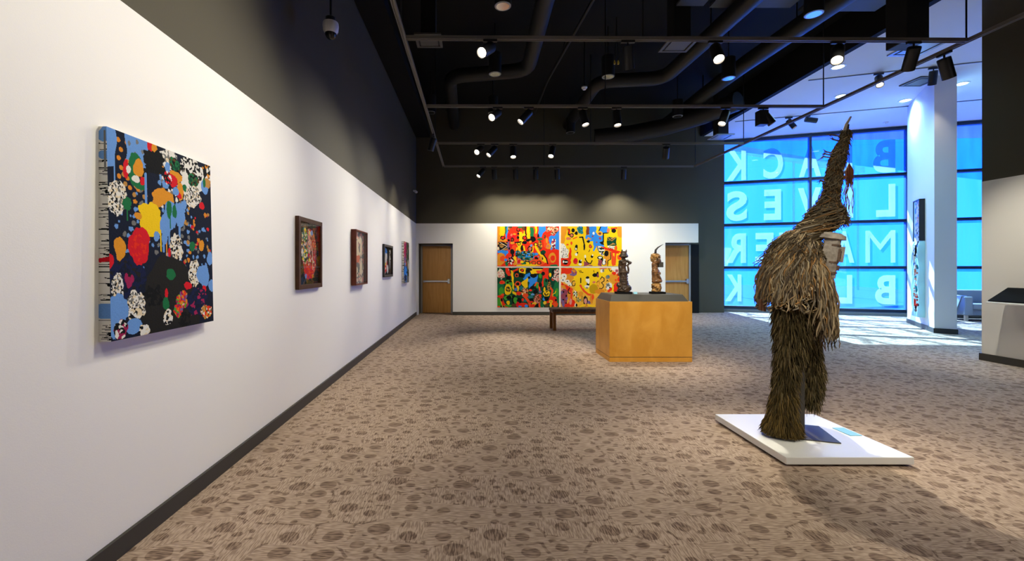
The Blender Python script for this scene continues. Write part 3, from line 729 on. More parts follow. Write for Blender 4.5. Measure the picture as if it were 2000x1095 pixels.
# --- large splashed canvas
A1 = Art(290, 368, 0, 780, 0, 990, 'na', 3)
A1.po('na', 0, 0, 780, 0, 780, 990, 0, 990)
A1.dots(['lb', 'lb', 'gy'], 30, 760, 380, 680, 95, 5, 13); A1.dots(['gy', 'lb', 'wh'], 330, 520, 130, 330, 45, 6, 14); A1.dots(['gy', 'lb', 'og'], 120, 360, 220, 420, 26, 7, 13)
A1.grid('og', 40, 190, 20, 280, 3, 6, 12, 14); A1.grid('tn', 60, 250, 180, 310, 3, 3, 12, 10)
A1.dots(['og', 'rd', 'lb', 'tn'], 500, 770, 300, 620, 42, 7, 14)
A1.sp(['nv', 'na', 'nv', 'dk'], 102, 683, 120, 110, 14)
P1 = "P lb -10 -10 52 -10 50 110 34 170 -10 190|L lb 8 40 100 40 250|P lb 108 -10 268 -10 264 110 232 165 200 140 150 128 110 125|gy 130 40 9 12|gy 180 20 9 12|gy 215 60 9 12|gy 165 85 9 12|rd 269 17 22 33|or_ 300 38 23 48|or_ 341 88 23 58|S wh,gy,wh,cr 401 52 84 56 12|P wh 500 20 720 30 715 160 640 190 560 200 500 90|S bk,wh,wh,bk 591 74 102 77 10|wh 541 160 40 70|S kg,bn,gr,bk 455 79 48 48 11|S kg,bn,gr,bk 612 124 54 40 11|bk 292 82 67 58 .3|bk 292 117 80 34 .3|bk 215 160 28 26 .3|gr 164 119 40 40|gr 150 184 24 64|or_ 186 150 35 44|gr 193 238 42 20|rd 106 172 18 45|wh 122 170 14 20|wh 167 208 26 18|rd 211 210 18 22|or_ 455 136 59 30|or_ 493 212 29 50|rd 437 165 32 36|rd 483 239 19 18|lb 393 100 20 32|lb 375 193 26 26|lb 455 219 26 24|gr 531 186 18 22|S bk,bk,wh,rd 393 156 36 32 9|S wh,cr,wh,gy,bk 50 319 62 78 7|S wh,cr,wh,gy,bk 601 227 80 62 7|L lb 16 232 170 232 335|or_ 358 266 85 40|or_ 317 297 40 32|ye 261 399 80 84|ye 223 352 45 30|ye 300 436 45 42|or_ 178 391 22 18|lb 410 357 50 78|lb 483 348 41 74|lb 367 418 40 65|L lb 16 350 430 350 560|L lb 14 395 430 395 520|L lb 16 480 400 480 500|L ye 9 330 450 330 560|L or_ 9 372 500 372 590|gr 398 328 20 50|gr 441 335 18 38|L gr 9 405 340 405 430|rd 181 537 68 92 .1|rd 186 594 42 42|S rd,rd,re,rd 181 560 55 70 12|or_ 62 554 34 50|or_ 58 592 18 28|gr 109 340 28 32|L gr 7 109 340 109 420|S wh,cr,wh,gy,bk 446 524 46 70 7|S wh,cr,wh,bk 464 567 40 44 11|rd 393 570 12 28|lb 300 484 22 26|lb 358 492 22 32|rd 0 619 24 36|dk 384 736 174 142|dk 284 898 100 95|dk 551 861 64 120|P dk 215 780 620 760 640 990 215 990|gr 401 687 38 30|rd 363 790 12 28|gr 358 845 26 34|S bk,bk,dk 261 796 74 54 12 .35|mg 111 721 20 26|mg 95 699 12 22|mg 130 705 12 20|S wh,cr,wh,gy,bk 43 745 38 66 7|S wh,cr,wh,gy,bk 150 839 62 74 7|S wh,cr,gy,bk 143 882 42 36 11|lb 37 850 66 78|lb 136 937 52 38|lb 18 931 20 56|S bk,bk,wh,mg 56 942 38 50 11|S wh,cr,wh,bk 200 968 36 32 11|S wh,cr,wh,bk 372 920 34 46 11|S wh,cr,wh,bk 601 684 50 82 7|lb 686 699 60 68|lb 754 593 26 46|lb 766 764 32 36|rd 541 755 34 22|rd 693 782 20 22|S nv,nv,na,mg 612 852 104 84 16|S re,og,pu,gl,mg,wh 483 842 44 44 10|S re,og,pu,gl,mg 455 891 38 38 10|S re,og,pu,mg 502 805 30 26 10|S bk,bk,dk 512 949 58 40 12 .3|S tn,or_,bn,wh,re 709 923 56 42 10|gr 587 523 26 28|or_ 675 514 26 32|lb 720 144 34 50|tn 745 114 36 34|gr 715 120 14 30|rd 686 268 24 24|lb 521 285 25 26|S bk,bk,wh,og 745 40 45 50 12"
A1.run(P1)
EA = Art(16, 368, 0, 40, 0, 990, 'wh', 5)
for _ in range(90):
    y = EA.rs.uniform(60, 985); EA.ln('bk', EA.rs.uniform(2, 5), 40, y, EA.rs.uniform(-10, 34), y + EA.rs.uniform(-4, 4))
EA.run('L lb 60 44 20 24 40|L lb 40 44 130 18 130|L bk 20 46 300 36 300|L rd 20 40 610 5 616|L lb 70 44 850 14 850|L bk 14 46 730 36 730|L gy 8 30 200 30 20')
t = thing('painting', (XL, 2.38, 1.06), 'large unframed canvas splashed with blue, yellow and red on navy, nearest on the left wall', 'painting')
canvas('canvas', A1, (XL + .0005, 1.99, 1.06), UL, VU, NL, .78, .99, .058, t, edge_art=EA, top_in=.022)

def framed(name_mat, art, y0, y1, z0, z1, label, th=.04, bw=.045, glass=True, recess=.03):
    t = thing('framed_picture', (XL, (y0 + y1) / 2, z0), label, 'framed picture')
    m = MB(); x0, x1 = XL + .002, XL + th
    m.box(x0, x1, y0, y0 + bw, z0, z1); m.box(x0, x1, y1 - bw, y1, z0, z1); m.box(x0, x1, y0 + bw, y1 - bw, z0, z0 + bw); m.box(x0, x1, y0 + bw, y1 - bw, z1 - bw, z1)
    m.build('frame', name_mat, t, bevel=.003)
    canvas('picture', art, (XL + .003, y0 + bw, z0 + bw), UL, VU, NL, y1 - y0 - 2 * bw, z1 - z0 - 2 * bw, th - recess, t)
    if glass: MB().box(x1 - .008, x1 - .006, y0 + bw, y1 - bw, z0 + bw, z1 - bw).build('glass', 'glassclear', t)
    return t
# oval patchwork head on a dark ground
F2 = Art(110, 124, 0, 540, 0, 620, 'bn', 11); F2.sp(['dk', 'bn', 'bk', 'dk'], 270, 310, 400, 420, 40)
F2.sp(['rd', 'pk', 'mv', 'br', 'br', 'cr', 'rd', 'mv', 'bn'], 290, 310, 190, 250, 14, .05); F2.sp(['cr', 'tn', 'gl', 'wh', 'bn', 'te', 'bk'], 160, 230, 95, 170, 15, .1)
F2.sp(['pk', 'cr', 'gy', 'pk'], 270, 190, 55, 120, 12); F2.sp(['re', 'rd', 'mg', 're'], 270, 490, 130, 80, 14); F2.dots(['cr', 'wh', 'te', 'ye'], 90, 420, 70, 420, 34, 8, 17); F2.sp(['br', 'rd', 'sa', 'mv'], 390, 230, 50, 130, 12)
F2.run('wh 100 290 22 28|lb 345 90 34 26|og 370 540 26 20|lb 190 540 22 24|L bk 8 235 60 235 430|L cr 10 360 250 370 470|bk 470 560 30 34')
framed('brownwood', F2, 4.165, 4.805, 1.187, 1.901, 'dark brown framed picture with an oval patchwork of red and cream')
F3 = Art(110, 140, 0, 610, 0, 745, 'gy', 12); F3.sp(['gy', 'pk', 'gy', 'cr'], 300, 370, 420, 480, 46); F3.dots(['cr', 'pk', 'gy'], 40, 580, 40, 720, 60, 14, 38)
F3.run('cr 230 260 90 120|cr 450 210 60 140|sa 240 400 120 60|sa 330 370 60 40|cr 450 520 70 140|gy 230 480 150 40|cr 200 560 70 60|wh 140 110 60 70|S gy,cr,pk 300 650 180 60 20')
framed('redwood', F3, 6.05, 6.70, 1.151, 1.94, 'narrow-looking red wood shadowbox picture of pale shapes on grey', th=.075, bw=.02, recess=.06)
F4 = Art(130, 100, 0, 700, 0, 540, 'bk', 13)
F4.run('S bl,nv,lb 190 110 110 90 24|wh 200 270 80 160|S re,rd,wh 150 400 90 110 30|ye 170 330 40 30|re 280 330 30 60|wh 340 430 70 90|gy 540 270 80 170|wh 560 90 50 50|S gy,wh,bk 560 200 60 140 24|L bk 18 430 60 470 500|wh 270 180 40 60')
framed('blackmetal', F4, 8.12, 8.97, 1.219, 1.846, 'small black framed picture with a blue, white and red figure')
A5 = Art(130, 160, 0, 800, 0, 1000, 'gy', 14); A5.sp(['mg', 'pu', 'pk', 'mg', 'rd'], 240, 240, 260, 300, 40); A5.sp(['kg', 'bn', 'gy', 'kg', 'dk'], 600, 400, 240, 500, 40); A5.sp(['bl', 'nv', 'bl', 'lb', 'bk'], 260, 750, 240, 260, 40)
A5.run('mg 240 180 150 130|pu 200 430 120 80|sa 330 540 80 60|bl 260 700 130 110|nv 240 880 120 80|bk 520 600 80 90|cr 640 560 60 120|mg 300 340 90 60')
EA5 = Art(10, 160, 0, 40, 0, 1000, 'wh', 6)
for _ in range(46):
    y = EA5.rs.uniform(20, 985); EA5.ln('bk', EA5.rs.uniform(3, 8), 40, y, EA5.rs.uniform(-5, 30), y)
t = thing('painting', (XL, 10.66, 1.03), 'unframed magenta, blue and green canvas with drips, farthest along the left wall', 'painting')
canvas('canvas', A5, (XL + .0005, 10.26, 1.03), UL, VU, NL, .82, 1.0, .05, t, edge_art=EA5)

# --- four big panels on the end wall
EXT = (75, 1540, 85, 1032)
def quad(seed, bg): return Art(300, 194, *EXT, bg, seed)
Q1 = quad(21, 're')
Q1.run("""P or_ 75 85 145 85 130 440 75 450|P ye 140 85 258 85 250 260 225 330 150 330 125 260|P gr 255 85 312 85 290 350 262 250|P bl 310 85 352 85 320 260 300 410 268 330|S bn,bn,tn,kg 395 165 72 92 14
P or_ 130 330 270 350 310 440 85 450|re 470 260 160 150|rd 400 330 90 80|sa 410 290 26 30|or_ 480 270 40 22|O bk re 205 358 56 52|P ye 590 215 730 200 742 330 690 430 650 540 610 770 560 600 530 490 590 440|ro 680 225 24 30|O bk re 572 155 48 56|gr 620 105 60 26|bn 700 130 40 50|L bk 30 745 85 745 250 770 300 800 280
P ye 772 85 850 85 856 380 800 390 770 310|P gr 850 110 945 110 945 350 862 362|P ro 945 85 1012 85 1040 335 975 350|P ye 965 85 1022 85 1015 250 985 262|P bl 1065 85 1232 85 1222 190 1152 262 1110 350 1060 330 1048 200|S sa,bn,cr,sa 1375 175 150 105 22|P bl 1435 300 1540 170 1540 640 1490 690 1380 680 1330 640 1300 440 1310 350|bl 1370 370 80 66
P re 1150 250 1370 180 1310 300 1288 440 1310 640 1400 700 1540 640 1540 1032 1260 1010 1160 640|ro 1230 480 58 130 .2|or_ 1250 420 26 70|S bk,mg,sa,wh 1410 510 56 140 26|or_ 1290 560 60 70|sa 1270 555 40 30|bl 1500 540 50 110|re 1440 660 80 40|or_ 1380 830 90 120|re 1390 840 52 70|ro 1300 900 40 60|gr 1420 1015 90 28
P bk 85 455 318 455 318 652 85 652|S tn,tn,cr 180 545 56 42 60|L cr 12 130 460 300 560|L tn 26 260 465 310 500|L cr 10 170 650 300 570|L tn 30 230 640 305 620|cr 95 610 26 40|L bk 14 130 545 235 545|tn 95 490 20 30|P bl 85 655 322 655 345 705 262 790 230 740 85 712|pu 352 540 42 110|rd 410 500 60 90|or_ 430 475 50 36|bk 360 610 24 30|ro 480 600 60 70
bk 570 260 26 28|bk 566 350 30 38|O bk br 432 402 42 50|bk 345 415 30 26|bk 430 690 56 62|bk 440 770 24 50|bk 920 390 70 66|bk 815 415 60 36|bk 720 470 62 36|L bk 30 500 470 640 450|O bk re 725 358 60 52|O bk ye 590 500 44 36|or_ 858 452 30 30|bk 660 600 34 70|L ye 40 700 560 740 730|L ye 34 540 600 530 700|O bk sa 850 618 60 70|L ye 24 930 560 915 680 860 710|re 780 540 40 50|lb 880 540 34 26|O bk ye 985 512 46 44|bn 1085 530 50 110|S bn,or_,kg,tn 1085 540 52 110 18|gr 1085 390 70 28|bk 1045 310 22 50|O kg br 1205 330 20 50
S te,kg,bk,bl,tn,te,kg 800 800 260 130 30|S te,kg,bk,bl,sa 560 740 60 90 24|bl 1000 740 40 30|O re bk 1000 845 62 70|L ye 56 985 570 1060 700 1190 850 1230 920|or_ 1120 880 60 90|ye 1190 880 50 80|bk 1148 850 14 34|kg 1160 705 64 56|L bk 30 1160 740 1240 850 1270 970|ro 1010 950 180 80|ye 900 990 120 40|O br ro 940 955 60 52|O bk ro 1066 950 54 48|O bk ye 785 965 80 62|gr 700 960 60 40|O sa rd 590 920 60 80|ye 490 900 46 110|ye 660 930 40 30|or_ 480 950 40 60
or_ 165 850 96 140|ro 200 850 60 70|or_ 130 960 60 60|bl 275 880 36 34|gr 300 970 40 60|S bk,wh,rd,bk 395 900 78 100 22|re 330 780 50 40|ye 800 1010 300 22""")
Q2 = quad(22, 'ye')
Q2.run("""P or_ 75 85 250 85 180 330 160 520 75 480|P or_ 1450 85 1510 85 1540 350 1460 330|or_ 1490 200 60 150|P bk 235 135 290 135 300 290 250 300|P re 252 155 282 155 292 270 262 270|O bk sa 335 298 54 52|bk 370 180 40 50|bk 445 248 38 44|S te,te,bl,gr 540 160 70 100 22|te 575 230 40 40|sa 260 375 62 34|L ro 24 370 380 460 340|ro 330 485 26 40|ro 235 518 30 20
P wh 75 490 150 490 210 610 260 640 250 840 75 840|P br 690 85 750 85 775 260 680 300|P bl 752 85 935 85 920 220 1000 300 1080 290 1115 580 930 540 880 690 850 660 870 560 840 440 730 420 665 370 670 300 760 280|P bl 1020 85 1200 85 1205 220 1110 250 1000 200|O yl br 1012 255 68 56|O yl br 1012 255 62 50|wh 862 250 26 34|mv 1018 370 28 34|mv 840 320 22 20|mv 935 462 18 20|P or_ 690 400 740 330 820 390|bk 735 445 42 30|L bk 24 990 190 1030 100|L bk 24 1090 250 1210 240 1240 160|sa 1215 180 36 50
L bk 26 1095 250 1095 460|P bk 1000 470 1090 430 1110 520 1040 510|P ro 1275 110 1425 110 1425 160 1275 160|bk 1345 190 60 48|P kg 1182 342 1408 342 1408 545 1182 545|L tn 16 1200 350 1300 430 1400 350|P tn 1260 350 1380 350 1310 390|P tn 1240 520 1390 520 1320 475|L tn 10 1190 410 1260 410|P wh 1190 550 1380 550 1330 650 1250 630|ro 1400 600 30 56
P re 1000 560 1250 600 1540 700 1540 720 1280 690 1100 620|P pu 910 530 960 560 1090 740 1080 800 1010 720|S wh,kg,wh,bk 1040 650 70 90 26 .3|S kg,wh,gl 1110 760 36 30 16|P or_ 1130 640 1260 660 1260 860 1210 900 1200 1020 1120 1020 1110 800|bk 1170 730 56 64|L bk 18 1270 700 1270 870 1205 900 1200 1020|L ro 50 1300 720 1330 1000|L ro 46 1390 720 1370 990|ro 1480 820 50 60|L re 26 1300 700 1460 720|ro 1330 900 40 110
L bk 32 530 345 600 340 630 480|P bk 600 340 640 480 670 530 640 650 615 640 625 520 595 370|O br ro 785 560 40 44|L bk 14 770 640 745 690|bk 450 570 34 50|O bk wh 440 620 32 40|bk 470 720 24 30|wh 445 750 30 34|P red 0 0 0 0 0 0|bk 825 800 32 36|wh 840 770 14 20
L bk 26 655 780 670 880 720 950 790 970 825 900|wh 660 800 20 40|P mv 640 900 690 930 750 990 830 1000 830 1020 620 1020|O bk wh 1020 830 70 44|bk 1060 870 40 30|P mv 970 880 1060 880 1060 1020 970 1020|O bk wh 1108 940 50 70|wh 1108 945 34 52|wh 1120 880 30 24|O rd sa 428 910 56 70|rd 428 900 40 50|bk 540 925 36 46|wh 540 985 40 30|wh 560 895 16 22
P re 290 590 320 590 330 700 325 860 300 930 250 840 270 760|P re 75 840 260 840 330 930 280 1030 75 1030|O bk bk 180 930 76 56|wh 140 925 22 26|L wh 26 180 932 230 930|bk 590 440 0 0""".replace('P red 0 0 0 0 0 0|', '').replace('|bk 590 440 0 0', ''))
for _ in range(70):
    x, y = Q2.rs.uniform(80, 250), Q2.rs.uniform(500, 840)
    if x - 80 < (y - 480) * 1.1 + 60: Q2.ln('bk', 8, x, y, x + 8, y + 9)
for _ in range(24):
    x, y = Q2.rs.uniform(1215, 1360), Q2.rs.uniform(560, 635); Q2.ln('bk', 8, x, y, x + 6, y + 8)
Q3 = Art(300, 194, 85, 1545, 55, 1000, 'kg', 23)
Q3.run("""gr 150 600 110 200|gl 180 620 60 110|gl 130 870 60 110|gr 1480 700 90 300|gl 1490 640 40 100|S pk,wh,pk,cr 165 200 90 110 18|wh 180 320 20 12|P re 265 60 370 60 400 230 340 260 300 200|S bk,wh,bk 395 80 50 40 16|P ye 400 120 460 130 480 480 490 600 450 560 420 300|P re 440 120 590 60 560 130 470 170|bk 540 165 52 36|O ro bk 545 240 40 50|P ye 600 60 770 60 740 200 640 180 600 160|O bk re 672 118 46 40|bk 650 240 58 58|bk 815 125 56 46|P ye 850 55 1160 60 1140 190 960 200 890 230 870 140|P ro 1000 130 1160 100 1150 200 1040 200|L bk 34 930 70 1150 75
P bl 690 330 760 210 850 180 900 250 1040 230 1030 400 940 430 890 540 830 540 840 400|bk 940 245 76 52 |bk 835 290 34 30|P ye 750 330 810 280 800 520 740 540 680 490 650 420 700 370|P kg 480 270 690 290 680 380 640 420 500 400|bk 870 100 40 30
P re 1165 60 1305 60 1290 330 1240 320 1180 480 1150 520 1130 450 1160 280|L ro 36 975 480 1010 410 1060 430 1090 600|bk 1170 195 46 44|L bk 24 960 205 1170 200|kg 1090 330 50 100|gl 1100 250 36 60|bk 1100 460 40 50|gl 1030 480 26 70|S pk,wh,pk,bk 1490 230 70 160 18|bk 1400 170 26 90|S re,bk,wh 1400 320 40 50 18|ye 1335 225 26 50|gr 1230 400 60 90|bk 1240 360 20 40|bk 1300 380 22 50|bn 1310 480 40 110|S bn,tn,kg 1310 500 44 110 16
bk 345 300 52 48|ro 200 405 64 44|re 185 405 40 30|gl 360 420 80 80|bk 330 405 30 26|bk 395 380 34 26|S ye,cr,bk 330 480 44 30 16|O ye bk 340 570 90 110|S bk,bn,ye 340 570 50 60 18|ye 330 660 66 40|P gl 420 480 470 600 500 680 440 680|O ro bk 568 440 70 64|bk 568 440 30 34|ye 570 545 34 60|O pu bl 520 570 40 44|re 590 665 66 40|P ye 440 620 520 640 540 720 450 680|S sa,cr,bk,or_ 730 620 100 80 24|ro 750 720 70 50|te 650 540 40 50|L ro 60 740 740 840 880 870 990|kg 900 640 90 70|bk 910 530 50 44|L bk 30 960 540 1010 560 1000 640|bk 990 630 56 50|lb 920 690 40 26|te 870 750 60 40|L gl 20 840 660 880 680|re 870 590 40 24|S sa,br,pk,bn 1030 800 90 120 20|re 1100 720 30 40|pu 1100 630 40 30
ye 1200 580 24 60|ye 1250 670 80 70|S bk,ye,ye 1250 670 70 60 22|L ro 44 1350 540 1390 600 1350 760|re 1400 830 90 110|ro 1460 930 60 60|bk 1470 825 26 30|bl 1190 800 34 40|bk 1250 790 56 50|L ye 16 1470 610 1450 660 1400 680 1395 740|O ye yl 1210 890 40 40|L wh 12 1175 910 1175 990|O ye or_ 1350 860 44 40|ye 1350 940 30 50|bn 1255 950 50 40|re 1280 870 30 30
gl 380 780 140 70|kg 400 830 90 60|bk 360 765 64 46|bk 470 745 36 36|L bk 40 450 780 460 880 480 910|gl 520 830 60 70|bk 600 840 54 70|O ye gl 342 885 40 50|ye 342 885 34 42|re 160 740 80 30|ro 210 700 40 30|L re 60 180 800 230 920 310 990|bk 190 820 24 40|L ye 14 170 860 210 990|gl 340 960 90 26|bn 480 950 60 40|rd 570 930 40 70|re 700 940 110 50|bl 770 965 40 36|bl 620 975 40 20|O ye yl 960 920 50 50|bk 1035 955 60 40|re 920 960 60 40|ro 1090 950 30 60|gr 1140 930 40 80|re 690 820 30 40|te 740 840 40 30|bk 900 830 50 50|ro 110 985 50 20|L re 40 830 870 910 870""")
Q4 = Art(300, 194, 65, 1525, 55, 1000, 'yl', 24)
Q4.run("""ye 620 300 420 300 .3|gd 850 560 110 110|or_ 250 300 120 120|or_ 1330 320 110 120|ye 950 170 300 130|P re 75 60 330 60 380 160 280 200 75 200|S pu,mv,pu,og 380 170 66 90 36|P pu 280 200 400 190 430 240 290 240|wh 140 265 70 70|wh 120 350 56 50|wh 220 390 60 50|wh 280 450 50 44|bk 148 262 16 16|bk 115 348 16 16|bk 222 385 16 14|bk 270 480 14 14|O gy wh 145 265 0.1 0.1|P re 75 390 140 440 320 530 350 560 340 860 260 790 180 560 75 460|or_ 120 520 50 50|L og 30 150 480 190 580 190 700
mv 130 750 100 180|S mv,mv,pu,mv 140 770 100 210 50|bk 130 630 20 22|bk 195 725 20 30|bk 125 820 22 22|bk 190 900 22 18|pu 120 870 26 40|pk 90 560 30 30|re 230 950 90 44|re 330 900 80 90|pk 300 850 30 90|wh 420 940 26 40|bk 440 945 24 36|og 260 720 40 110|L bk 22 270 540 240 600 250 660 290 670|L bk 18 395 370 345 375 325 430 350 490 400 480 410 430|L ro 46 320 560 320 780
S bk,wh,yl,gl 410 680 56 90 24|L bk 14 440 620 440 860|L bk 30 540 310 540 410|L bk 16 540 120 550 160 600 170|L bk 14 500 120 530 170|L ro 50 535 480 620 610 720 690 830 710|ye 600 420 40 120|wh 710 350 50 60|bk 705 290 44 30|bk 715 450 40 40|wh 725 400 22 40|ye 800 250 60 130|wh 690 500 60 30|gy 690 535 30 18|bk 880 230 60 46|bk 940 220 30 60|L bk 12 960 150 970 280|mv 950 240 20 50|L bk 14 850 120 860 160
L bk 20 1010 330 1050 270 1100 310 1100 370 1040 410 1080 460 1080 520 1040 555 990 545|L bk 12 920 410 940 380 990 370|L og 12 930 440 930 480 980 510|O og yl 960 440 40 60|sa 860 400 40 30|S te,gy,gy 1190 275 46 50 20|L bk 16 1160 380 1180 350 1200 380|wh 1220 500 70 90|S wh,wh,gy 1220 500 76 100 24|bk 1238 530 20 20|L re 60 1270 560 1210 610|sa 1070 70 90 24|wh 1050 130 40 40|gy 1080 120 24 40|L bk 16 1215 70 1235 130 1270 150 1290 100|wh 1320 80 50 44|O wh pk 1400 130 70 70|O pk mv 1405 130 44 46|re 1340 190 50 40|re 1440 220 44 40|ro 1380 350 26 26|re 1400 530 90 120|ye 1310 540 24 90|mv 1450 440 40 40|re 1450 330 30 60
te 490 810 40 50|S te,yl,gr 500 820 44 60 22|O bk pk 655 840 56 110|pk 655 840 34 76|bk 645 760 20 40|L bk 14 575 690 575 860|pu 740 890 40 50|L bk 12 780 830 760 900|og 800 800 40 120|re 590 960 26 16|ro 830 760 30 60|S og,yl,ye 700 960 200 40 40|L bk 10 1120 570 1140 600|or_ 540 680 60 60|og 1000 620 120 60""".replace('O gy wh 145 265 0.1 0.1|', ''))
UBK, NB = (1, 0, 0), (0, -1, 0)
QP = 'quarter panels of the big mural'
for art, x0, x1, z0, z1, lab in ((Q1, .668, 2.486, 1.442, 2.616, 'upper left mural panel of blue, red and yellow shapes'), (Q2, 2.538, 4.334, 1.442, 2.616, 'upper right mural panel, mostly yellow with a blue splash'),
                                 (Q3, .668, 2.486, .23, 1.40, 'lower left mural panel, green with black and red shapes'), (Q4, 2.538, 4.334, .23, 1.40, 'lower right mural panel of orange and yellow symbols, partly behind the pedestal')):
    t = thing('mural_panel', ((x0 + x1) / 2, YB, z0), lab, 'painting', QP)
    canvas('canvas', art, (x0, YB - .0005, z0), UBK, VU, NB, x1 - x0, z1 - z0, .022, t, edge=(225, 220, 212))

# --- tall artwork on the pillar: dark box frame above, painted cloth spilling out below
d3 = lambda v, z: (v.x, v.y, z)
t = thing('hanging_artwork', d3(ppt(.9, 0), .27), 'tall pale blue hanging with splashes, half out of a dark box frame, on the pillar', 'artwork')
s0, s1 = .643, 1.138; m = MB()
def pbox(m, a, b, n0, n1, z0, z1):
    q = [ppt(a, n0), ppt(b, n0), ppt(b, n1), ppt(a, n1)]; m.prism([(p.x, p.y) for p in q], z0, z1)
pbox(m, s0, s0 + .02, .002, .10, 2.02, 2.97); pbox(m, s1 - .02, s1, .002, .10, 2.02, 2.97); pbox(m, s0, s1, .002, .10, 2.95, 2.97)
m.build('frame', 'blackmetal', t)
A6 = Art(60, 290, 0, 480, 0, 2680, 'wh', 31)
A6.a[:] = lin((175, 224, 240)); A6.sp(['wh', 'lb', 'wh'], 260, 700, 220, 800, 60); A6.dots(['mg', 'pk', 'sa'], 300, 460, 40, 520, 16, 10, 34); A6.dots(['bk', 'wh', 'bk', 'wh'], 180, 420, 560, 1500, 90, 10, 34)
A6.dots(['wh', 'pk', 'te', 'sa'], 170, 420, 1500, 2250, 60, 10, 36); A6.dots(['bk', 'mv', 're', 'gy', 'wh'], 180, 460, 2200, 2560, 60, 14, 40); A6.run('re 300 2380 60 60|bk 320 2460 70 40|bk 300 1180 50 120|te 330 2050 60 90')
h, w = A6.h, A6.w; m = MB()
for j in range(h + 1):
    for i in range(w + 1):
        z = .27 + 2.68 * j / h; s = s1 - (s1 - s0 - .02) * i / w - .01   # seen from the front, left = far end
        low = max(0, min(1, (2.02 - z) / .1))
        off = .085 + low * (.012 * math.sin(z * 9 + i * .3) + .006 * math.sin(i * .9)) + .03 * low
        s += low * (.05 * (.5 - i / w) * 1.2 + .012 * math.sin(z * 13))
        m.v.append(d3(ppt(s, off), z))
q = w + 1
m.f = [(j * q + i, j * q + i + 1, (j + 1) * q + i + 1, (j + 1) * q + i) for j in range(h) for i in range(w)]; m.m = [0] * len(m.f)
m.c = [tuple(A6.a[h - 1 - j, i]) for j in range(h) for i in range(w)]
# rolled near edge of the cloth and its back against the wall
c1 = tuple(lin((175, 222, 236)))
o = len(m.v)
for j in range(h + 1):
    a = Vector(m.v[j * q + w]); z = a.z; low = max(0, min(1, (2.02 - z) / .1)); e = ppt(s0 - .0 + .012 * math.sin(z * 13) * low, .004)
    m.v.append((a.x, a.y, a.z)); m.v.append((e.x, e.y, z))
for j in range(h):
    if m.v[o + 2 * j][2] < 2.0: m.f.append((o + 2 * j, o + 2 * j + 1, o + 2 * j + 3, o + 2 * j + 2)); m.c.append(c1); m.m.append(0)
m.build('painted_cloth', 'paint', t, paint=True, fixn=False)

# ------------------------------------------------------------------ display pedestal
px0, px1, py0, py1 = 2.005, 3.235, 6.43, 7.16
t = thing('display_pedestal', (2.62, 6.8, 0), 'honey maple display pedestal with a sloping charcoal top, carrying two carvings', 'pedestal')
MB().box(px0, px1, py0, py1, 0, .066).build('plinth_band', 'maple', t, bevel=.002)
MB().box(px0 + .006, px1 - .006, py0 + .006, py1 - .006, .066, .074).build('shadow_joint', 'base', t)
MB().box(px0, px1, py0, py1, .074, .896).build('cabinet_body', 'maple', t, bevel=.003)
m = MB(); b0 = (px0 + .012, px1 - .05, py0 + .012, py1 - .012); t0 = (px0 + .06, px1 - .10, py0 + .09, py1 - .09)
vs = [(b0[0], b0[2], .897), (b0[1], b0[2], .897), (b0[1], b0[3], .897), (b0[0], b0[3], .897), (t0[0], t0[2], .996), (t0[1], t0[2], .996), (t0[1], t0[3], .996), (t0[0], t0[3], .996)]
m.add(vs, [(3, 2, 1, 0), (4, 5, 6, 7), (0, 1, 5, 4), (1, 2, 6, 5), (2, 3, 7, 6), (3, 0, 4, 7)]); m.build('bevelled_top', 'slab', t, bevel=.003)

# ------------------------------------------------------------------ carvings (profile traced in small units, then grown solid)
def lumps(n, x, y, d, rx, ry, rd, r0, r1, seed):
    g = random.Random(seed); out = []
    for _ in range(n):
        a, b = g.uniform(0, 6.28), math.acos(g.uniform(-1, 1)); r = g.uniform(r0, r1)
        out.append(('e', x + rx * math.sin(b) * math.cos(a), y + ry * math.cos(b), d + rd * math.sin(b) * math.sin(a), r, r * g.uniform(.7, 1.5), r))
    return out
def carve(parent, name, matn, parts, cx, cy, z0, k, voxel=.006, rough=.006, seed=0):
    m = MB()
    for pt in parts:
        if pt[0] == 'e':
            _, x, y, d, rx, ry, rd = pt[:7]; ang = pt[7] if len(pt) > 7 else 0
            m.ell((cx + x * k, cy + d * k, z0 + y * k), (rx * k, rd * k, ry * k), 14, rot=Matrix.Rotation(ang, 3, 'Y') if ang else None)
        else:
            pts = pt[1]; rr = [p[3] * k for p in pts]; m.tube([(cx + p[0] * k, cy + p[2] * k, z0 + p[1] * k) for p in pts], rr, 10)
    o = m.build(name, matn, parent, smooth=False)
    md = o.modifiers.new('grow', 'REMESH'); md.mode = 'VOXEL'; md.voxel_size = voxel; md.use_smooth_shade = True
    tx = bpy.data.textures.new('chisel', 'CLOUDS'); tx.noise_scale = .018
    dm = o.modifiers.new('chisel', 'DISPLACE'); dm.texture = tx; dm.strength = rough * 2; dm.mid_level = .5; dm.texture_coords = 'LOCAL'
    return o
K = .000944
cx, cy, z0 = 2.318, 6.74, 1.024
t = thing('carved_figure', (cx, cy, .996), 'dark brown carved standing figure with a peaked headdress, on a black block', 'sculpture')
MB().box(2.20, 2.437, 6.67, 6.81, .996, 1.027).build('base_block', 'railblack', t, bevel=.003)
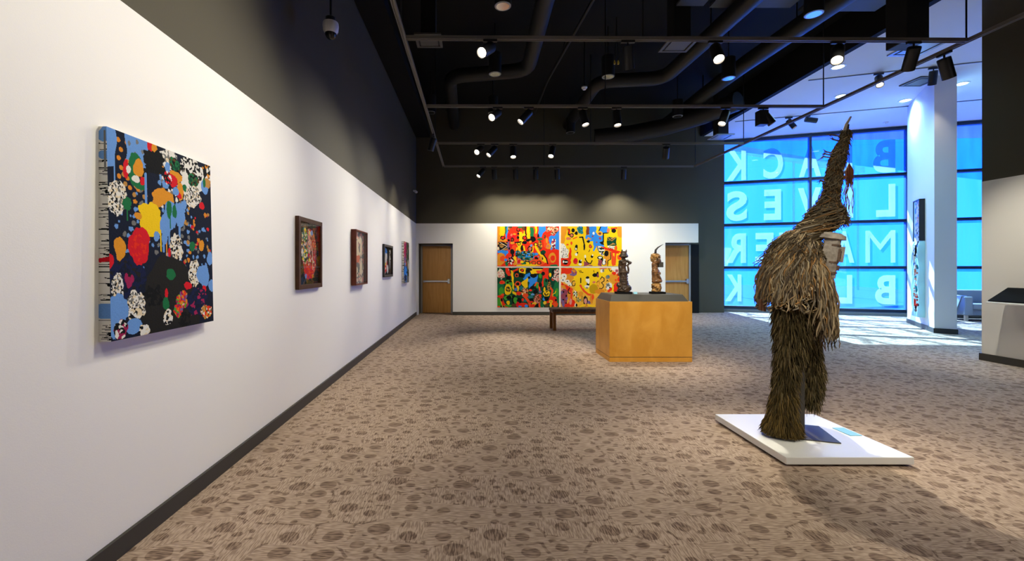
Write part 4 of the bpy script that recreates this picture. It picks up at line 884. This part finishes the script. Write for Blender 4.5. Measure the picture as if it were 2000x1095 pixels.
carve(t, 'body', 'bronze', [
 ('t', [(5, 300, 0, 62), (0, 200, 0, 66), (15, 120, 0, 70), (25, 60, 0, 84), (25, 0, 0, 80)]),                       # wrapped skirt
 ('e', 30, 70, 0, 100, 55, 85), ('e', -70, 110, 0, 45, 36, 50, .3), ('e', 85, 60, -10, 42, 45, 60), ('e', -20, 20, 0, 90, 30, 80),
 ('e', 0, 320, 0, 84, 22, 70), ('e', 5, 255, 0, 72, 12, 68), ('e', 5, 215, 0, 72, 12, 70), ('e', 8, 175, 0, 74, 12, 72), ('e', 10, 140, 0, 76, 12, 74),
 ('t', [(5, 330, 0, 50), (0, 400, 0, 38), (0, 470, 0, 48), (0, 525, 0, 40)]),                                        # torso
 ('e', 0, 505, 0, 72, 34, 45), ('e', 20, 470, -35, 20, 24, 22), ('e', -18, 470, -35, 20, 24, 22),
 ('t', [(-58, 510, 0, 22), (-68, 420, 0, 18), (-62, 340, -10, 18), (-82, 270, -10, 18)]),                             # left arm
 ('t', [(55, 515, 0, 24), (98, 480, -10, 24), (60, 430, -20, 15), (78, 380, -20, 16), (72, 300, -10, 16)]), ('e', 105, 480, -10, 28, 26, 28),
 ('t', [(0, 530, 0, 28), (5, 575, 0, 30)]), ('e', 8, 600, -10, 46, 52, 50), ('e', 8, 590, -55, 10, 18, 14),              # neck, head, nose
 ('t', [(5, 575, 0, 78), (5, 600, 0, 68), (8, 650, 0, 42), (10, 672, 0, 26)]), *lumps(30, 10, 60, 0, 96, 60, 84, 8, 18, 7), *lumps(16, 5, 590, 0, 60, 40, 56, 6, 12, 8), ('t', [(-18, 655, 0, 22), (-22, 700, 0, 6)]), ('t', [(42, 655, 0, 22), (52, 700, 0, 6)]),
], cx, cy, z0, K)
for dx in (-18, 24): MB().ell((cx + dx * K, cy - 55 * K, z0 + 612 * K), (.009, .006, .005), 8).build('eye', 'horn', t)
cx = 2.845
t = thing('carved_figure', (cx, cy, .996), 'gilded brown carved figure with a curved black horn, on a black block', 'sculpture')
MB().box(2.742, 2.95, 6.67, 6.81, .996, 1.027).build('base_block', 'railblack', t, bevel=.003)
carve(t, 'body', 'goldbrown', [
 ('t', [(-25, 150, 0, 60), (-25, 250, 0, 62), (-28, 340, 0, 64), (-35, 370, 0, 50), (-45, 410, 0, 44), (-45, 470, 0, 46)]),
 ('e', -5, 180, -5, 84, 40, 70), ('e', 45, 185, -10, 34, 26, 40), ('e', 25, 305, -30, 22, 22, 20), ('e', 25, 305, 30, 22, 22, 20), ('t', [(-30, 340, -50, 26), (0, 260, -66, 20), (45, 200, -40, 18)]), ('t', [(-30, 340, 50, 26), (0, 260, 66, 20), (45, 200, 40, 18)]),
 ('e', -15, 500, 0, 66, 62, 56), ('t', [(15, 530, 0, 40), (42, 500, 0, 26), (52, 462, 0, 20)]), ('e', 58, 490, 0, 12, 12, 12), ('e', -40, 365, 0, 54, 12, 52), ('e', -40, 400, 0, 52, 10, 50), ('e', -44, 430, 0, 52, 10, 50),
 ('e', -30, 490, -52, 14, 26, 8), ('e', 20, 520, -38, 10, 8, 10),
], cx, cy, z0, K)
carve(t, 'hair', 'gold', [('e', -48, 575, 0, 54, 52, 58), ('e', -75, 545, 0, 34, 58, 46), ('e', 5, 592, 0, 46, 26, 50), ('e', -15, 612, 0, 44, 24, 42), ('e', 40, 566, 0, 14, 12, 34), ('e', 34, 520, -38, 9, 9, 8)] + lumps(60, -44, 575, 0, 58, 54, 60, 9, 16, 5) + lumps(16, 10, 592, 0, 42, 26, 46, 8, 13, 9), cx, cy, z0, K, rough=.009)
carve(t, 'crouching_base', 'gold', [('t', [(-25, 145, 0, 52), (-20, 90, 0, 50), (-10, 20, 0, 52), (-10, -4, 0, 58)]), ('e', -60, 110, 0, 36, 30, 50), ('e', 30, 70, -15, 34, 62, 44), ('e', 0, 125, -30, 50, 24, 40), ('e', -50, 20, 0, 40, 26, 60), ('t', [(-45, 130, -45, 20), (10, 60, -60, 18), (-20, 5, -45, 18)])] + lumps(45, -15, 75, -5, 66, 68, 62, 8, 20, 6), cx, cy, z0, K, rough=.009)
hp = [(-30, 630), (-25, 690), (10, 730), (60, 762), (100, 786)]
MB().tube([(cx + a * K, cy, z0 + b * K) for a, b in hp], [.019, .016, .011, .006, .002], 10).build('horn', 'horn', t, smooth=True)
MB().box(cx + 14 * K, cx + 90 * K, cy - .03, cy + .03, z0 + 405 * K, z0 + 490 * K).build('mouth_block', 'plate', t, bevel=.004)
m = MB().add([(2.452, 6.655, .996), (2.505, 6.655, .996), (2.505, 6.675, 1.028), (2.452, 6.675, 1.028), (2.452, 6.70, .996), (2.505, 6.70, .996)], [(0, 1, 2, 3), (4, 3, 2, 5), (0, 3, 4), (1, 5, 2), (0, 4, 5, 1)])
tag(m.build('label_card', 'card', origin=(2.478, 6.67, .996)), 'small folded blue card beside the dark carved figure', 'card')

# ------------------------------------------------------------------ bench
bx0, bx1, by0, by1 = 1.745, 3.55, 9.60, 10.08
t = thing('bench', (2.65, 9.84, 0), 'low red-brown wooden bench with a woven dark leather seat, behind the pedestal', 'bench')
for x in (bx0, bx1 - .065):
    for y in (by0, by1 - .06): MB().box(x, x + .065, y, y + .06, 0, .42).build('leg', 'benchwood', t, bevel=.004)
m = MB(); m.box(bx0 + .065, bx1 - .065, by0 + .008, by0 + .045, .375, .43); m.box(bx0 + .065, bx1 - .065, by1 - .045, by1 - .008, .375, .43)
m.box(bx0 + .012, bx0 + .05, by0 + .06, by1 - .06, .375, .43); m.box(bx1 - .05, bx1 - .012, by0 + .06, by1 - .06, .375, .43); m.build('seat_rail', 'benchwood', t, bevel=.003)
m = MB(); n = 22; wv = (bx1 - bx0 + .02) / n
for i in range(n):                      # straps across, wrapped over the rails
    x = bx0 - .01 + i * wv; up = .008 if i % 2 else 0
    m.box(x + .003, x + wv - .003, by0 - .012, by1 + .012, .468 + up, .478 + up); m.box(x + .003, x + wv - .003, by0 - .014, by0 - .002, .418 + up, .476 + up); m.box(x + .003, x + wv - .003, by1 + .002, by1 + .014, .418 + up, .476 + up)
for j in range(6):                      # straps along
    y = by0 + j * .08
    m.box(bx0 - .012, bx1 + .012, y + .004, y + .074, .470, .482); m.box(bx0 - .016, bx0 - .004, y + .004, y + .074, .42, .48); m.box(bx1 + .004, bx1 + .016, y + .004, y + .074, .42, .48)
m.box(bx0, bx1, by0, by1, .425, .468)
m.build('woven_seat', 'leather', t, bevel=.003)

# ------------------------------------------------------------------ costume on its plinth
qx0, qx1, qy0, qy1, qz = 2.19, 3.09, 3.04, 3.94, .068
t = thing('display_plinth', ((qx0 + qx1) / 2, (qy0 + qy1) / 2, 0), 'low square white plinth under the tall fibre costume', 'plinth')
MB().box(qx0 + .035, qx1 - .035, qy0 + .035, qy1 - .035, 0, .018).build('recessed_foot', 'base', t)
MB().box(qx0, qx1, qy0, qy1, .016, qz).build('platform', 'whitebox', t, bevel=.004)
m = MB(); T = Matrix.Translation((3.02, 3.51, 0)) @ Matrix.Rotation(R(2), 4, 'Z'); m.box(-.048, .048, -.085, .085, qz, qz + .005, T=T)
tag(m.build('information_card', 'card', origin=(3.02, 3.51, qz), bevel=.002), 'pale blue information card lying on the white plinth', 'card')

FY = 3.45; PXM = FY / 845.0
def fx(px, y=FY): return (px - 927) * y / 845.0
def fz(py, y=FY): return 1.4 + (522.5 - py) * y / 845.0
costume = thing('masquerade_costume', (2.66, 3.5, qz), 'tall shaggy brown fibre costume with a pointed hood and wooden mask, on a steel stand', 'costume')
ang = math.atan2(-.104, .335); T = Matrix.Translation((2.657, 3.50, 0)) @ Matrix.Rotation(ang, 4, 'Z')
MB().box(-.178, .178, -.185, .185, qz, qz + .008, T=T).build('base_plate', 'plate', costume, bevel=.001)
MB().box(2.638, 2.672, 3.50, 3.534, qz + .008, 1.2).build('stand_pole', 'plate', costume, bevel=.002)

def sect(rows, dy=0, asp=.85, y0=FY):
    """rows of (py, left, right) in photo order -> rings (z, cx, cy, rx, ry)"""
    out = []
    for r in rows:
        z = fz(r[0], y0); a, b = fx(r[1], y0), fx(r[2], y0); out.append((z, (a + b) / 2, y0, (b - a) / 2, (b - a) / 2 * asp))
    return sorted(out, reverse=True)
def ring(S, z):
    if z >= S[0][0]: return S[0]
    for a, b in zip(S, S[1:]):
        if a[0] >= z >= b[0]:
            t = (a[0] - z) / max(1e-6, a[0] - b[0]); return tuple(a[i] + (b[i] - a[i]) * t for i in range(5))
    return S[-1]
def core(S, shrink=.86, n=20):
    m = MB(); vs = []
    for z, cx, cy, rx, ry in S:
        for j in range(n):
            t = 2 * math.pi * j / n; vs.append((cx + rx * shrink * math.cos(t), cy + ry * shrink * math.sin(t), z))
    k = len(S)
    m.add(vs, [(i * n + j, i * n + (j + 1) % n, (i + 1) * n + (j + 1) % n, (i + 1) * n + j) for i in range(k - 1) for j in range(n)] + [tuple(range(n)), tuple(range((k - 1) * n, k * n))], 0, (.018, .013, .009))
    return m
def fringe(m, S, count, zr, ln, wd, cols, flare=.06, lift=.25, seg=3, wav=.01, endfn=None, bias=1.0, curl=0.0):
    """hang COUNT fibres on the surface S between heights zr; each follows the surface down"""
    for _ in range(count):
        z0 = zr[1] - (zr[1] - zr[0]) * rng.random() ** bias; th = rng.uniform(0, 2 * math.pi)
        L = ln[0] + (ln[1] - ln[0]) * rng.random()
        if endfn:
            L = min(L, max(.04, z0 - endfn(th) + rng.uniform(-.05, .05)))
        c = cols[int(rng.random() * len(cols))]; v = rng.uniform(.7, 1.35); c = tuple(min(.9, x * v) for x in c)
        dth = rng.gauss(0, .12); w = wd * rng.uniform(.7, 1.3); pts = []; ph = rng.uniform(0, 6.28); off = rng.uniform(-.012, .012)
        fl = flare * rng.uniform(.3, 1.6)
        for i in range(seg + 1):
            s = i / seg; z = z0 - L * s; q = ring(S, z); lo = max(0, S[-1][0] - z)
            rr = 1 + fl * math.sin(math.pi * min(1, s * .8 + .08)) + lift * s * s * .12
            a = th + dth * s + curl * math.sin(s * 5 + ph)
            wx = wav * math.sin(s * 7 + ph); wy = wav * math.cos(s * 6 + ph * 1.3)
            pts.append((q[1] + (q[3] * rr + off) * math.cos(a) + wx, q[2] + (q[4] * rr + off) * math.sin(a) + wy, z))
        rad = [w * (.8 if i == 0 else 1 if i < seg else .25) for i in range(seg + 1)]
        m.tube(pts, rad, 3, 0, False, c)
def quill(m, S, count, zr, ln, wd, cols, out=.6):
    """short stiff leaves: leave the surface outward and down"""
    for _ in range(count):
        z = rng.uniform(*zr); th = rng.uniform(0, 2 * math.pi); q = ring(S, z); L = rng.uniform(*ln)
        c = cols[int(rng.random() * len(cols))]; v = rng.uniform(.55, 1.4); c = tuple(min(.9, x * v) for x in c)
        k = .86; p = Vector((q[1] + q[3] * k * math.cos(th), q[2] + q[4] * k * math.sin(th), z))
        n = Vector((math.cos(th), math.sin(th), 0)); o = out * rng.uniform(.4, 1.3)
        d = (n * o + Vector((rng.gauss(0, .16), rng.gauss(0, .16), -1))).normalized()
        p2 = p + (n * o * 1.5 + Vector((0, 0, -.7))).normalized() * L * .45; p3 = p2 + (d + Vector((0, 0, -.5))).normalized() * L * .55
        for p_ in (p, p2, p3): p_.z = max(p_.z, qz + .012 + .02 * rng.random())
        w = wd * rng.uniform(.7, 1.3); m.tube([p, p2, p3], [w * .8, w, w * .15], 3, 0, False, c)
OL = [(.085, .062, .022), (.115, .085, .035), (.06, .045, .018), (.14, .10, .045), (.05, .04, .02), (.20, .155, .08)]
OLG = [(.12, .08, .022), (.16, .105, .03), (.09, .06, .02), (.20, .135, .05), (.06, .042, .018)]
RF = [tuple(x * 1.5 for x in c) for c in [(.14, .105, .062), (.20, .155, .095), (.09, .065, .04), (.25, .18, .095), (.17, .145, .11), (.22, .12, .045), (.06, .045, .032), (.28, .22, .14)]]
HD = [tuple(x * .8 for x in c) for c in [(.08, .058, .034), (.12, .09, .052), (.05, .038, .025), (.16, .115, .06), (.13, .11, .08), (.19, .10, .035)]]
LEG1 = sect([(535, 1524, 1572), (585, 1517, 1574), (610, 1516, 1578), (650, 1519, 1572), (700, 1519, 1560), (750, 1516, 1549), (785, 1512, 1545), (800, 1509, 1546), (820, 1503, 1551), (840, 1501, 1553), (852, 1506, 1549)], y0=3.43)
m = core(LEG1, .80); zb, zt = LEG1[-1][0], LEG1[0][0]
quill(m, LEG1, 4200, (zb + .05, zt), (.06, .12), .0037, OL, .4)
quill(m, LEG1, 2200, (zb + .03, zb + .36), (.06, .12), .0038, OLG, .5)
quill(m, LEG1, 800, (zb + .04, zb + .16), (.07, .12), .004, OLG, .85)
m.build('trouser_leg', 'straw', costume, paint=True, fixn=False)
LEG2 = sect([(620, 1556, 1588), (650, 1560, 1590), (690, 1564, 1600), (725, 1564, 1603), (748, 1565, 1602), (765, 1568, 1597), (780, 1572, 1593), (790, 1575, 1590)], y0=3.66)
m = core(LEG2, .78); zb, zt = LEG2[-1][0], LEG2[0][0]
quill(m, LEG2, 3400, (zb, zt), (.05, .11), .0038, OL, .4)
m.build('trouser_leg', 'straw', costume, paint=True, fixn=False)
# mantle of long raffia
MAN = sect([(448, 1548, 1582), (458, 1536, 1584), (470, 1526, 1586), (495, 1513, 1592), (525, 1501, 1600), (555, 1493, 1609), (585, 1491, 1615), (620, 1492, 1617), (655, 1494, 1616)], y0=3.48, asp=.8)
def mend(th):
    c, s = math.cos(th), math.sin(th)
    if c > .35: return fz(652)
    if c > .0: return fz(648 - (0.35 - c) * 30)
    if c > -.30 and s < 0: return fz(574)        # the gap at the front
    if c > -.6: return fz(596)
    return fz(588)
m = core([q for q in MAN if q[0] >= fz(572)], .84)
Z0, Z1 = fz(560), fz(448)
fringe(m, MAN, 1150, (fz(600), Z1), (.22, .48), .0058, RF, .04, .4, 6, .010, mend, 1.5)
fringe(m, MAN, 700, (fz(510), Z1), (.16, .34), .0054, RF, .09, .2, 6, .014, mend, 1.2, curl=.05)
fringe(m, MAN, 260, (fz(500), fz(452)), (.05, .16), .0035, HD, .25, 1.2, 4, .02)
m.build('raffia_mantle', 'straw', costume, paint=True, fixn=False)
# longer side fringe on the right with knotted ends
SID = sect([(560, 1578, 1622), (600, 1574, 1625), (640, 1578, 1626), (670, 1588, 1628)], y0=3.46, asp=.8)
m = MB(); fringe(m, SID, 420, (fz(640), fz(560)), (.12, .30), .004, RF, .05, .3, 5, .010, lambda th: fz(656))
for k in range(26):
    x = rng.uniform(1580, 1630); p = Vector((fx(x), 3.46 + rng.uniform(-.06, .06), fz(640))); pts = [p]
    for i in range(7): p = p + Vector((rng.uniform(-.010, .014), rng.uniform(-.01, .01), -rng.uniform(.015, .032))); pts.append(p)
    m.tube(pts, [.0032] * 7 + [.002], 4, 0, True, rng.choice(HD))
m.build('side_fringe', 'straw', costume, paint=True, fixn=False)
# hood and spire
HOOD = sect([(243, 1653, 1659), (262, 1647, 1656), (280, 1639, 1651), (300, 1630, 1647), (325, 1622, 1640), (350, 1618, 1637), (375, 1612, 1633), (392, 1605, 1633), (408, 1594, 1633), (418, 1588, 1632), (432, 1580, 1628), (446, 1567, 1618), (456, 1556, 1600), (470, 1547, 1586), (482, 1542, 1580)], y0=3.47, asp=.95)
m = core(HOOD, .84); 
fringe(m, HOOD, 800, (fz(470), fz(246)), (.04, .12), .0036, HD, .10, .7, 4, .012, None, .8, curl=.2)
fringe(m, HOOD, 700, (fz(472), fz(400)), (.05, .12), .0042, HD, .16, .6, 5, .020, None, 1, curl=.3)
fringe(m, HOOD, 160, (fz(472), fz(420)), (.05, .10), .0042, RF, .2, .6, 5, .020, None, 1, curl=.3)
quill(m, HOOD, 2200, (fz(468), fz(250)), (.03, .07), .003, HD, .6)
for k in range(260):                                 # curled loose fibres round the brow
    z = fz(rng.uniform(402, 466)); th = rng.uniform(0, 6.28); q = ring(HOOD, z); r = rng.uniform(.012, .03); p0 = rng.uniform(0, 6.28); sp_ = rng.choice((-1, 1)) * rng.uniform(2.5, 4.8)
    c = Vector((q[1] + q[3] * 1.03 * math.cos(th), q[2] + q[4] * 1.03 * math.sin(th), z)); tg = Vector((-math.sin(th), math.cos(th), 0)); pts = []
    for i in range(6):
        a = p0 + sp_ * i / 5; pts.append(c + tg * r * math.cos(a) + Vector((math.cos(th) * .012 * math.sin(i), math.sin(th) * .012 * math.sin(i), r * math.sin(a))))
    m.tube(pts, .0036, 3, 0, False, rng.choice(HD + RF[:3]))
for k in range(30):                                  # bindings wound round the spire
    z = fz(270 + k * 5); q = ring(HOOD, z); pts = []
    for i in range(13):
        a = i / 12 * 6.3 + k; pts.append((q[1] + q[3] * 1.02 * math.cos(a), q[2] + q[4] * 1.02 * math.sin(a), z + .012 * math.sin(a + k)))
    m.tube(pts, .0035, 4, 0, False, rng.choice(HD))
for px, py in ((1612, 300), (1616, 296), (1609, 305), (1648, 342), (1604, 352), (1622, 262), (1630, 272)):   # leafy tufts
    for k in range(5):
        p = Vector((fx(px), 3.46, fz(py))); e = p + Vector((rng.uniform(-.035, .02), rng.uniform(-.03, .03), rng.uniform(-.03, .03))); b = Vector((ring(HOOD, p.z)[1], 3.47, p.z - .02))
        m.tube([b, p, e], [.006, .007, .001], 3, 0, False, rng.choice(HD))
m.build('wrapped_hood', 'straw', costume, paint=True, fixn=False)
FLAP = sect([(388, 1624, 1636), (405, 1626, 1643), (425, 1630, 1650), (438, 1636, 1652)], y0=3.47)
m = core(FLAP, .8); fringe(m, FLAP, 160, (fz(430), fz(388)), (.04, .09), .0035, HD, .15, 1, 4, .012); m.build('hood_flap', 'straw', costume, paint=True, fixn=False)
MB().tube([(fx(1654), 3.47, fz(254)), (fx(1657), 3.47, fz(242)), (fx(1666), 3.47, fz(226))], [.013, .011, .007], 8).build('spire_stick', 'mask', costume)
# tassel hung from the spire tip
MB().tube([(fx(1659), 3.46, fz(254)), (fx(1660), 3.46, fz(290)), (fx(1660.5), 3.46, fz(318))], .0022, 5).build('tassel_cord', 'bagcloth', costume)
m = MB()
for k in range(70):
    a = rng.uniform(0, 6.28); r = rng.uniform(.004, .026); p = Vector((fx(1660.5), 3.46, fz(318)))
    m.tube([p, p + Vector((r * math.cos(a), r * math.sin(a), -.06)), p + Vector((r * .8 * math.cos(a) + .004, r * math.sin(a), -rng.uniform(.11, .2)))], [.003, .005, .001], 3)
for k in range(9):
    p = Vector((fx(1661), 3.46, fz(345))); pts = [p]; s = rng.choice((-1, 1))
    for i in range(7): p = p + Vector((s * (.010 if i < 3 else -.004) + rng.uniform(-.012, .012), rng.uniform(-.008, .008), -.042)); pts.append(p)
    m.tube(pts, [.0022] * 7 + [.001], 4)
for k in range(14): m.tube([(fx(1659), 3.46, fz(343)), (fx(1650), 3.46 + rng.uniform(-.02, .02), fz(346) + rng.uniform(-.01, .01)), (fx(1640), 3.46 + rng.uniform(-.02, .02), fz(351) + rng.uniform(-.015, .012))], [.003, .005, .001], 3)
m.build('feather_tassel', 'feather', costume)
# mask
mk = Matrix.Translation((fx(1604), 3.37, fz(503))) @ Matrix.Rotation(R(-38), 4, 'Z') @ Matrix.Rotation(R(7), 4, 'Y')
m = MB(); n = 9; prof = [(-.16, .030), (-.12, .052), (-.05, .066), (.03, .070), (.11, .070), (.15, .066)]
for z, hw in prof:
    for i in range(n):
        a = -math.pi / 2 + math.pi * i / (n - 1); m.v.append(tuple(mk @ Vector((.055 * math.cos(a) ** .6 if math.cos(a) > 1e-6 else 0, hw * math.sin(a), z))))
    m.v.append(tuple(mk @ Vector((-.05, hw * .98, z)))); m.v.append(tuple(mk @ Vector((-.05, -hw * .98, z))))
q = n + 2
for j in range(len(prof) - 1):
    for i in range(q): m.f.append((j * q + i, j * q + (i + 1) % q, (j + 1) * q + (i + 1) % q, (j + 1) * q + i)); m.m.append(0); m.c.append((1, 1, 1))
m.f += [tuple(range(q)), tuple(range((len(prof) - 1) * q, len(prof) * q))]; m.m += [0, 0]; m.c += [(1, 1, 1)] * 2
mask = m.build('wooden_mask', 'mask', costume)
def mbox(x0, x1, y0, y1, z0, z1): return [tuple(p) for p in (mk @ Vector((x, y, z)) for z in (z0, z1) for y in (y0, y1) for x in (x0, x1))]
BF = [(0, 2, 3, 1), (4, 5, 7, 6), (0, 1, 5, 4), (2, 6, 7, 3), (0, 4, 6, 2), (1, 3, 7, 5)]
org = Vector(costume.location)
for s in (-1, 1): MB().add(mbox(.042, .062, s * .036 - .012, s * .036 + .012, -.02, .07), BF).build('eye_panel', 'maskdark', mask, origin=org); MB().add(mbox(.058, .066, s * .036 - .004, s * .036 + .004, -.005, .055), BF).build('eye_slit', 'horn', mask, origin=org)
MB().add(mbox(.050, .085, -.008, .008, -.03, .09), BF).build('nose_ridge', 'mask', mask, origin=org)
MB().add(mbox(.040, .068, -.028, .028, -.095, -.055), BF).build('mouth', 'maskdark', mask, origin=org)
for zc, hw in ((-.115, .055), (-.035, .069), (.095, .073)):
    m = MB(); q = 9
    for z in (zc - .007, zc + .007):
        for k_ in (1.0, .9):
            for i in range(q):
                a = -math.pi / 2 + math.pi * i / (q - 1); m.v.append(tuple(mk @ Vector(((.060 * max(0, math.cos(a)) ** .6) * k_, hw * math.sin(a) * k_, z))))
    for i in range(q - 1):
        for a_, b_ in ((0, 1), (1, 3), (3, 2), (2, 0)): m.f.append((a_ * q + i, a_ * q + i + 1, b_ * q + i + 1, b_ * q + i)); m.m.append(0); m.c.append((1, 1, 1))
    m.build('carved_band', 'maskdark', mask, origin=org)
m = MB()
for k in range(15):
    z = .12 - k * .019; m.add(mbox(.0, .012, .066, .080, z, z + .009), BF)
m.build('toothed_edge', 'mask', mask, origin=org)
cap = Matrix.Translation((fx(1606), 3.38, fz(463))) @ Matrix.Rotation(R(-38), 4, 'Z') @ Matrix.Rotation(R(10), 4, 'Y')
MB().lathe([(.085, -.02), (.105, -.016), (.10, .012), (.07, .03), (.02, .036)], n=24, T=cap.to_3x3(), c=cap.translation).build('mask_brim', 'mask', costume)
MB().ell((fx(1617), 3.52, fz(570)), (.03, .05, .125), 16).build('side_bag', 'bagcloth', costume, smooth=True)
for k, px in enumerate((1485.5, 1490.5, 1495.5)):
    MB().box(fx(px) - .007, fx(px) + .007, 3.455, 3.465, fz(606 + k), fz(584)).build('hanging_strip', 'bagcloth', costume)

# ------------------------------------------------------------------ reading rail on the right wall
t = thing('reading_rail', (7.70, 5.2, .95), 'black slanted reading rail with a pale tray, fixed to the right wall', 'reading rail')
y0, y1 = 4.2, 6.24
m = MB(); m.add([(x, y, z) for y in (y0, y1) for x, z in ((7.40, .915), (7.40, .93), (7.69, 1.115), (7.69, 1.085))], [(0, 1, 2, 3), (7, 6, 5, 4), (0, 4, 5, 1), (1, 5, 6, 2), (2, 6, 7, 3), (3, 7, 4, 0)]); m.build('slanted_panel', 'railblack', t, bevel=.003)
m = MB(); m.add([(x, y, z) for y in (y0, y1) for x, z in ((7.37, .885), (7.37, .908), (7.41, .914), (7.698, 1.08), (7.698, .885))], [(0, 1, 2, 3, 4), (9, 8, 7, 6, 5), (0, 5, 6, 1), (1, 6, 7, 2), (2, 7, 8, 3), (3, 8, 9, 4), (4, 9, 5, 0)]); m.build('tray', 'whitebox', t, bevel=.003)

# ------------------------------------------------------------------ sofa in the lobby
so = wpt(5.15, -1.05); sa = math.atan(-.314); T = Matrix.Translation((so.x, so.y, 0)) @ Matrix.Rotation(sa, 4, 'Z')
t = thing('sofa', (so.x, so.y, 0), 'grey upholstered sofa by the glass beyond the pillar', 'sofa')
def sbox(x0, x1, y0, y1, z0, z1): return MB().box(x0, x1, y0, y1, z0, z1, T=T)
sbox(.0, .17, 0, .88, .15, .64).build('armrest', 'sofa', t, bevel=.025); sbox(2.0, 2.17, 0, .88, .15, .64).build('armrest', 'sofa', t, bevel=.025)
sbox(.17, 2.0, .06, .86, .15, .30).build('seat_base', 'sofa', t, bevel=.01)
for k in range(2): sbox(.175 + k * .915, 1.08 + k * .915, .02, .70, .30, .45).build('seat_cushion', 'sofa', t, bevel=.03)
sbox(.0, 2.17, .70, .90, .15, .79).build('backrest', 'sofa', t, bevel=.03)
for x in (.03, 2.08):
    for y in (.04, .80): sbox(x, x + .06, y, y + .06, 0, .15).build('leg', 'sofaleg', t)
m = MB(); m.add([tuple(T @ Vector(p)) for p in ((-.012, .10, .645), (-.012, .84, .645), (-.012, .55, .22), (-.012, .30, .20), (.10, .10, .648), (.10, .84, .648))], [(0, 1, 2, 3), (0, 4, 5, 1)])
th = m.build('throw_blanket', 'throw', origin=tuple(T @ Vector((-.01, .5, .3)))); md = th.modifiers.new('thick', 'SOLIDIFY'); md.thickness = .012; md.offset = 1
tag(th, 'pale blue throw draped over the left arm of the sofa', 'throw')
t = thing('side_stool', tuple(T @ Vector((-.38, .30, 0))), 'dark low stool beside the sofa arm', 'stool')
q = T @ Vector((-.38, .30, 0))
MB().lathe([(.20, .06), (.23, .10), (.23, .36), (.20, .40)], tuple(q), 24).build('upholstered_body', 'railblack', t, smooth=True)
MB().lathe([(.17, 0), (.17, .07)], tuple(q), 20).build('foot_ring', 'base', t)

# ------------------------------------------------------------------ light from outdoors
sd = Vector((-1.05, -6.06, -5.22)).normalized()
l = bpy.data.lights.new('sun', 'SUN'); l.energy = 44; l.angle = R(.53); l.color = (1, .97, .92)
o = bpy.data.objects.new('sun', l); COL.objects.link(o); o.rotation_euler = sd.to_track_quat('-Z', 'Y').to_euler(); o.location = (10, 20, 15)
w = bpy.data.worlds.new('sky'); scene.world = w; w.use_nodes = True; nt = w.node_tree
bg = nt.nodes['Background']; tc = nt.nodes.new('ShaderNodeTexCoord'); sp = nt.nodes.new('ShaderNodeSeparateXYZ'); rp = nt.nodes.new('ShaderNodeValToRGB')
nt.links.new(tc.outputs['Generated'], sp.inputs[0]); nt.links.new(sp.outputs['Z'], rp.inputs['Fac']); nt.links.new(rp.outputs['Color'], bg.inputs['Color'])
rp.color_ramp.elements[0].position = 0; rp.color_ramp.elements[0].color = (.006, .066, .55, 1)
rp.color_ramp.elements[1].position = .5; rp.color_ramp.elements[1].color = (.006, .06, .5, 1)
bg.inputs['Strength'].default_value = 14.0

# ------------------------------------------------------------------ camera
cam = bpy.data.cameras.new('camera'); co = bpy.data.objects.new('camera', cam); COL.objects.link(co)
co.location = (0, 0, 1.4); co.rotation_euler = (R(90), 0, 0)
cam.sensor_width = 36; cam.lens = 36 * 845 / 2000; cam.shift_x = (1000 - 927) / 2000; cam.shift_y = -(547.5 - 522.5) / 2000
cam.clip_start = .05; cam.clip_end = 200
scene.camera = co
vs_ = scene.view_settings; scene.display_settings.display_device = 'sRGB'
vs_.view_transform = 'Standard'; vs_.look = 'None'; vs_.exposure = 0.0; vs_.gamma = 1.0; vs_.use_curve_mapping = False
scene.cycles.use_denoising = True; scene.cycles.max_bounces = 8; scene.cycles.diffuse_bounces = 5; scene.cycles.transparent_max_bounces = 12
scene.cycles.sample_clamp_indirect = 8; scene.cycles.caustics_reflective = False; scene.cycles.caustics_refractive = False
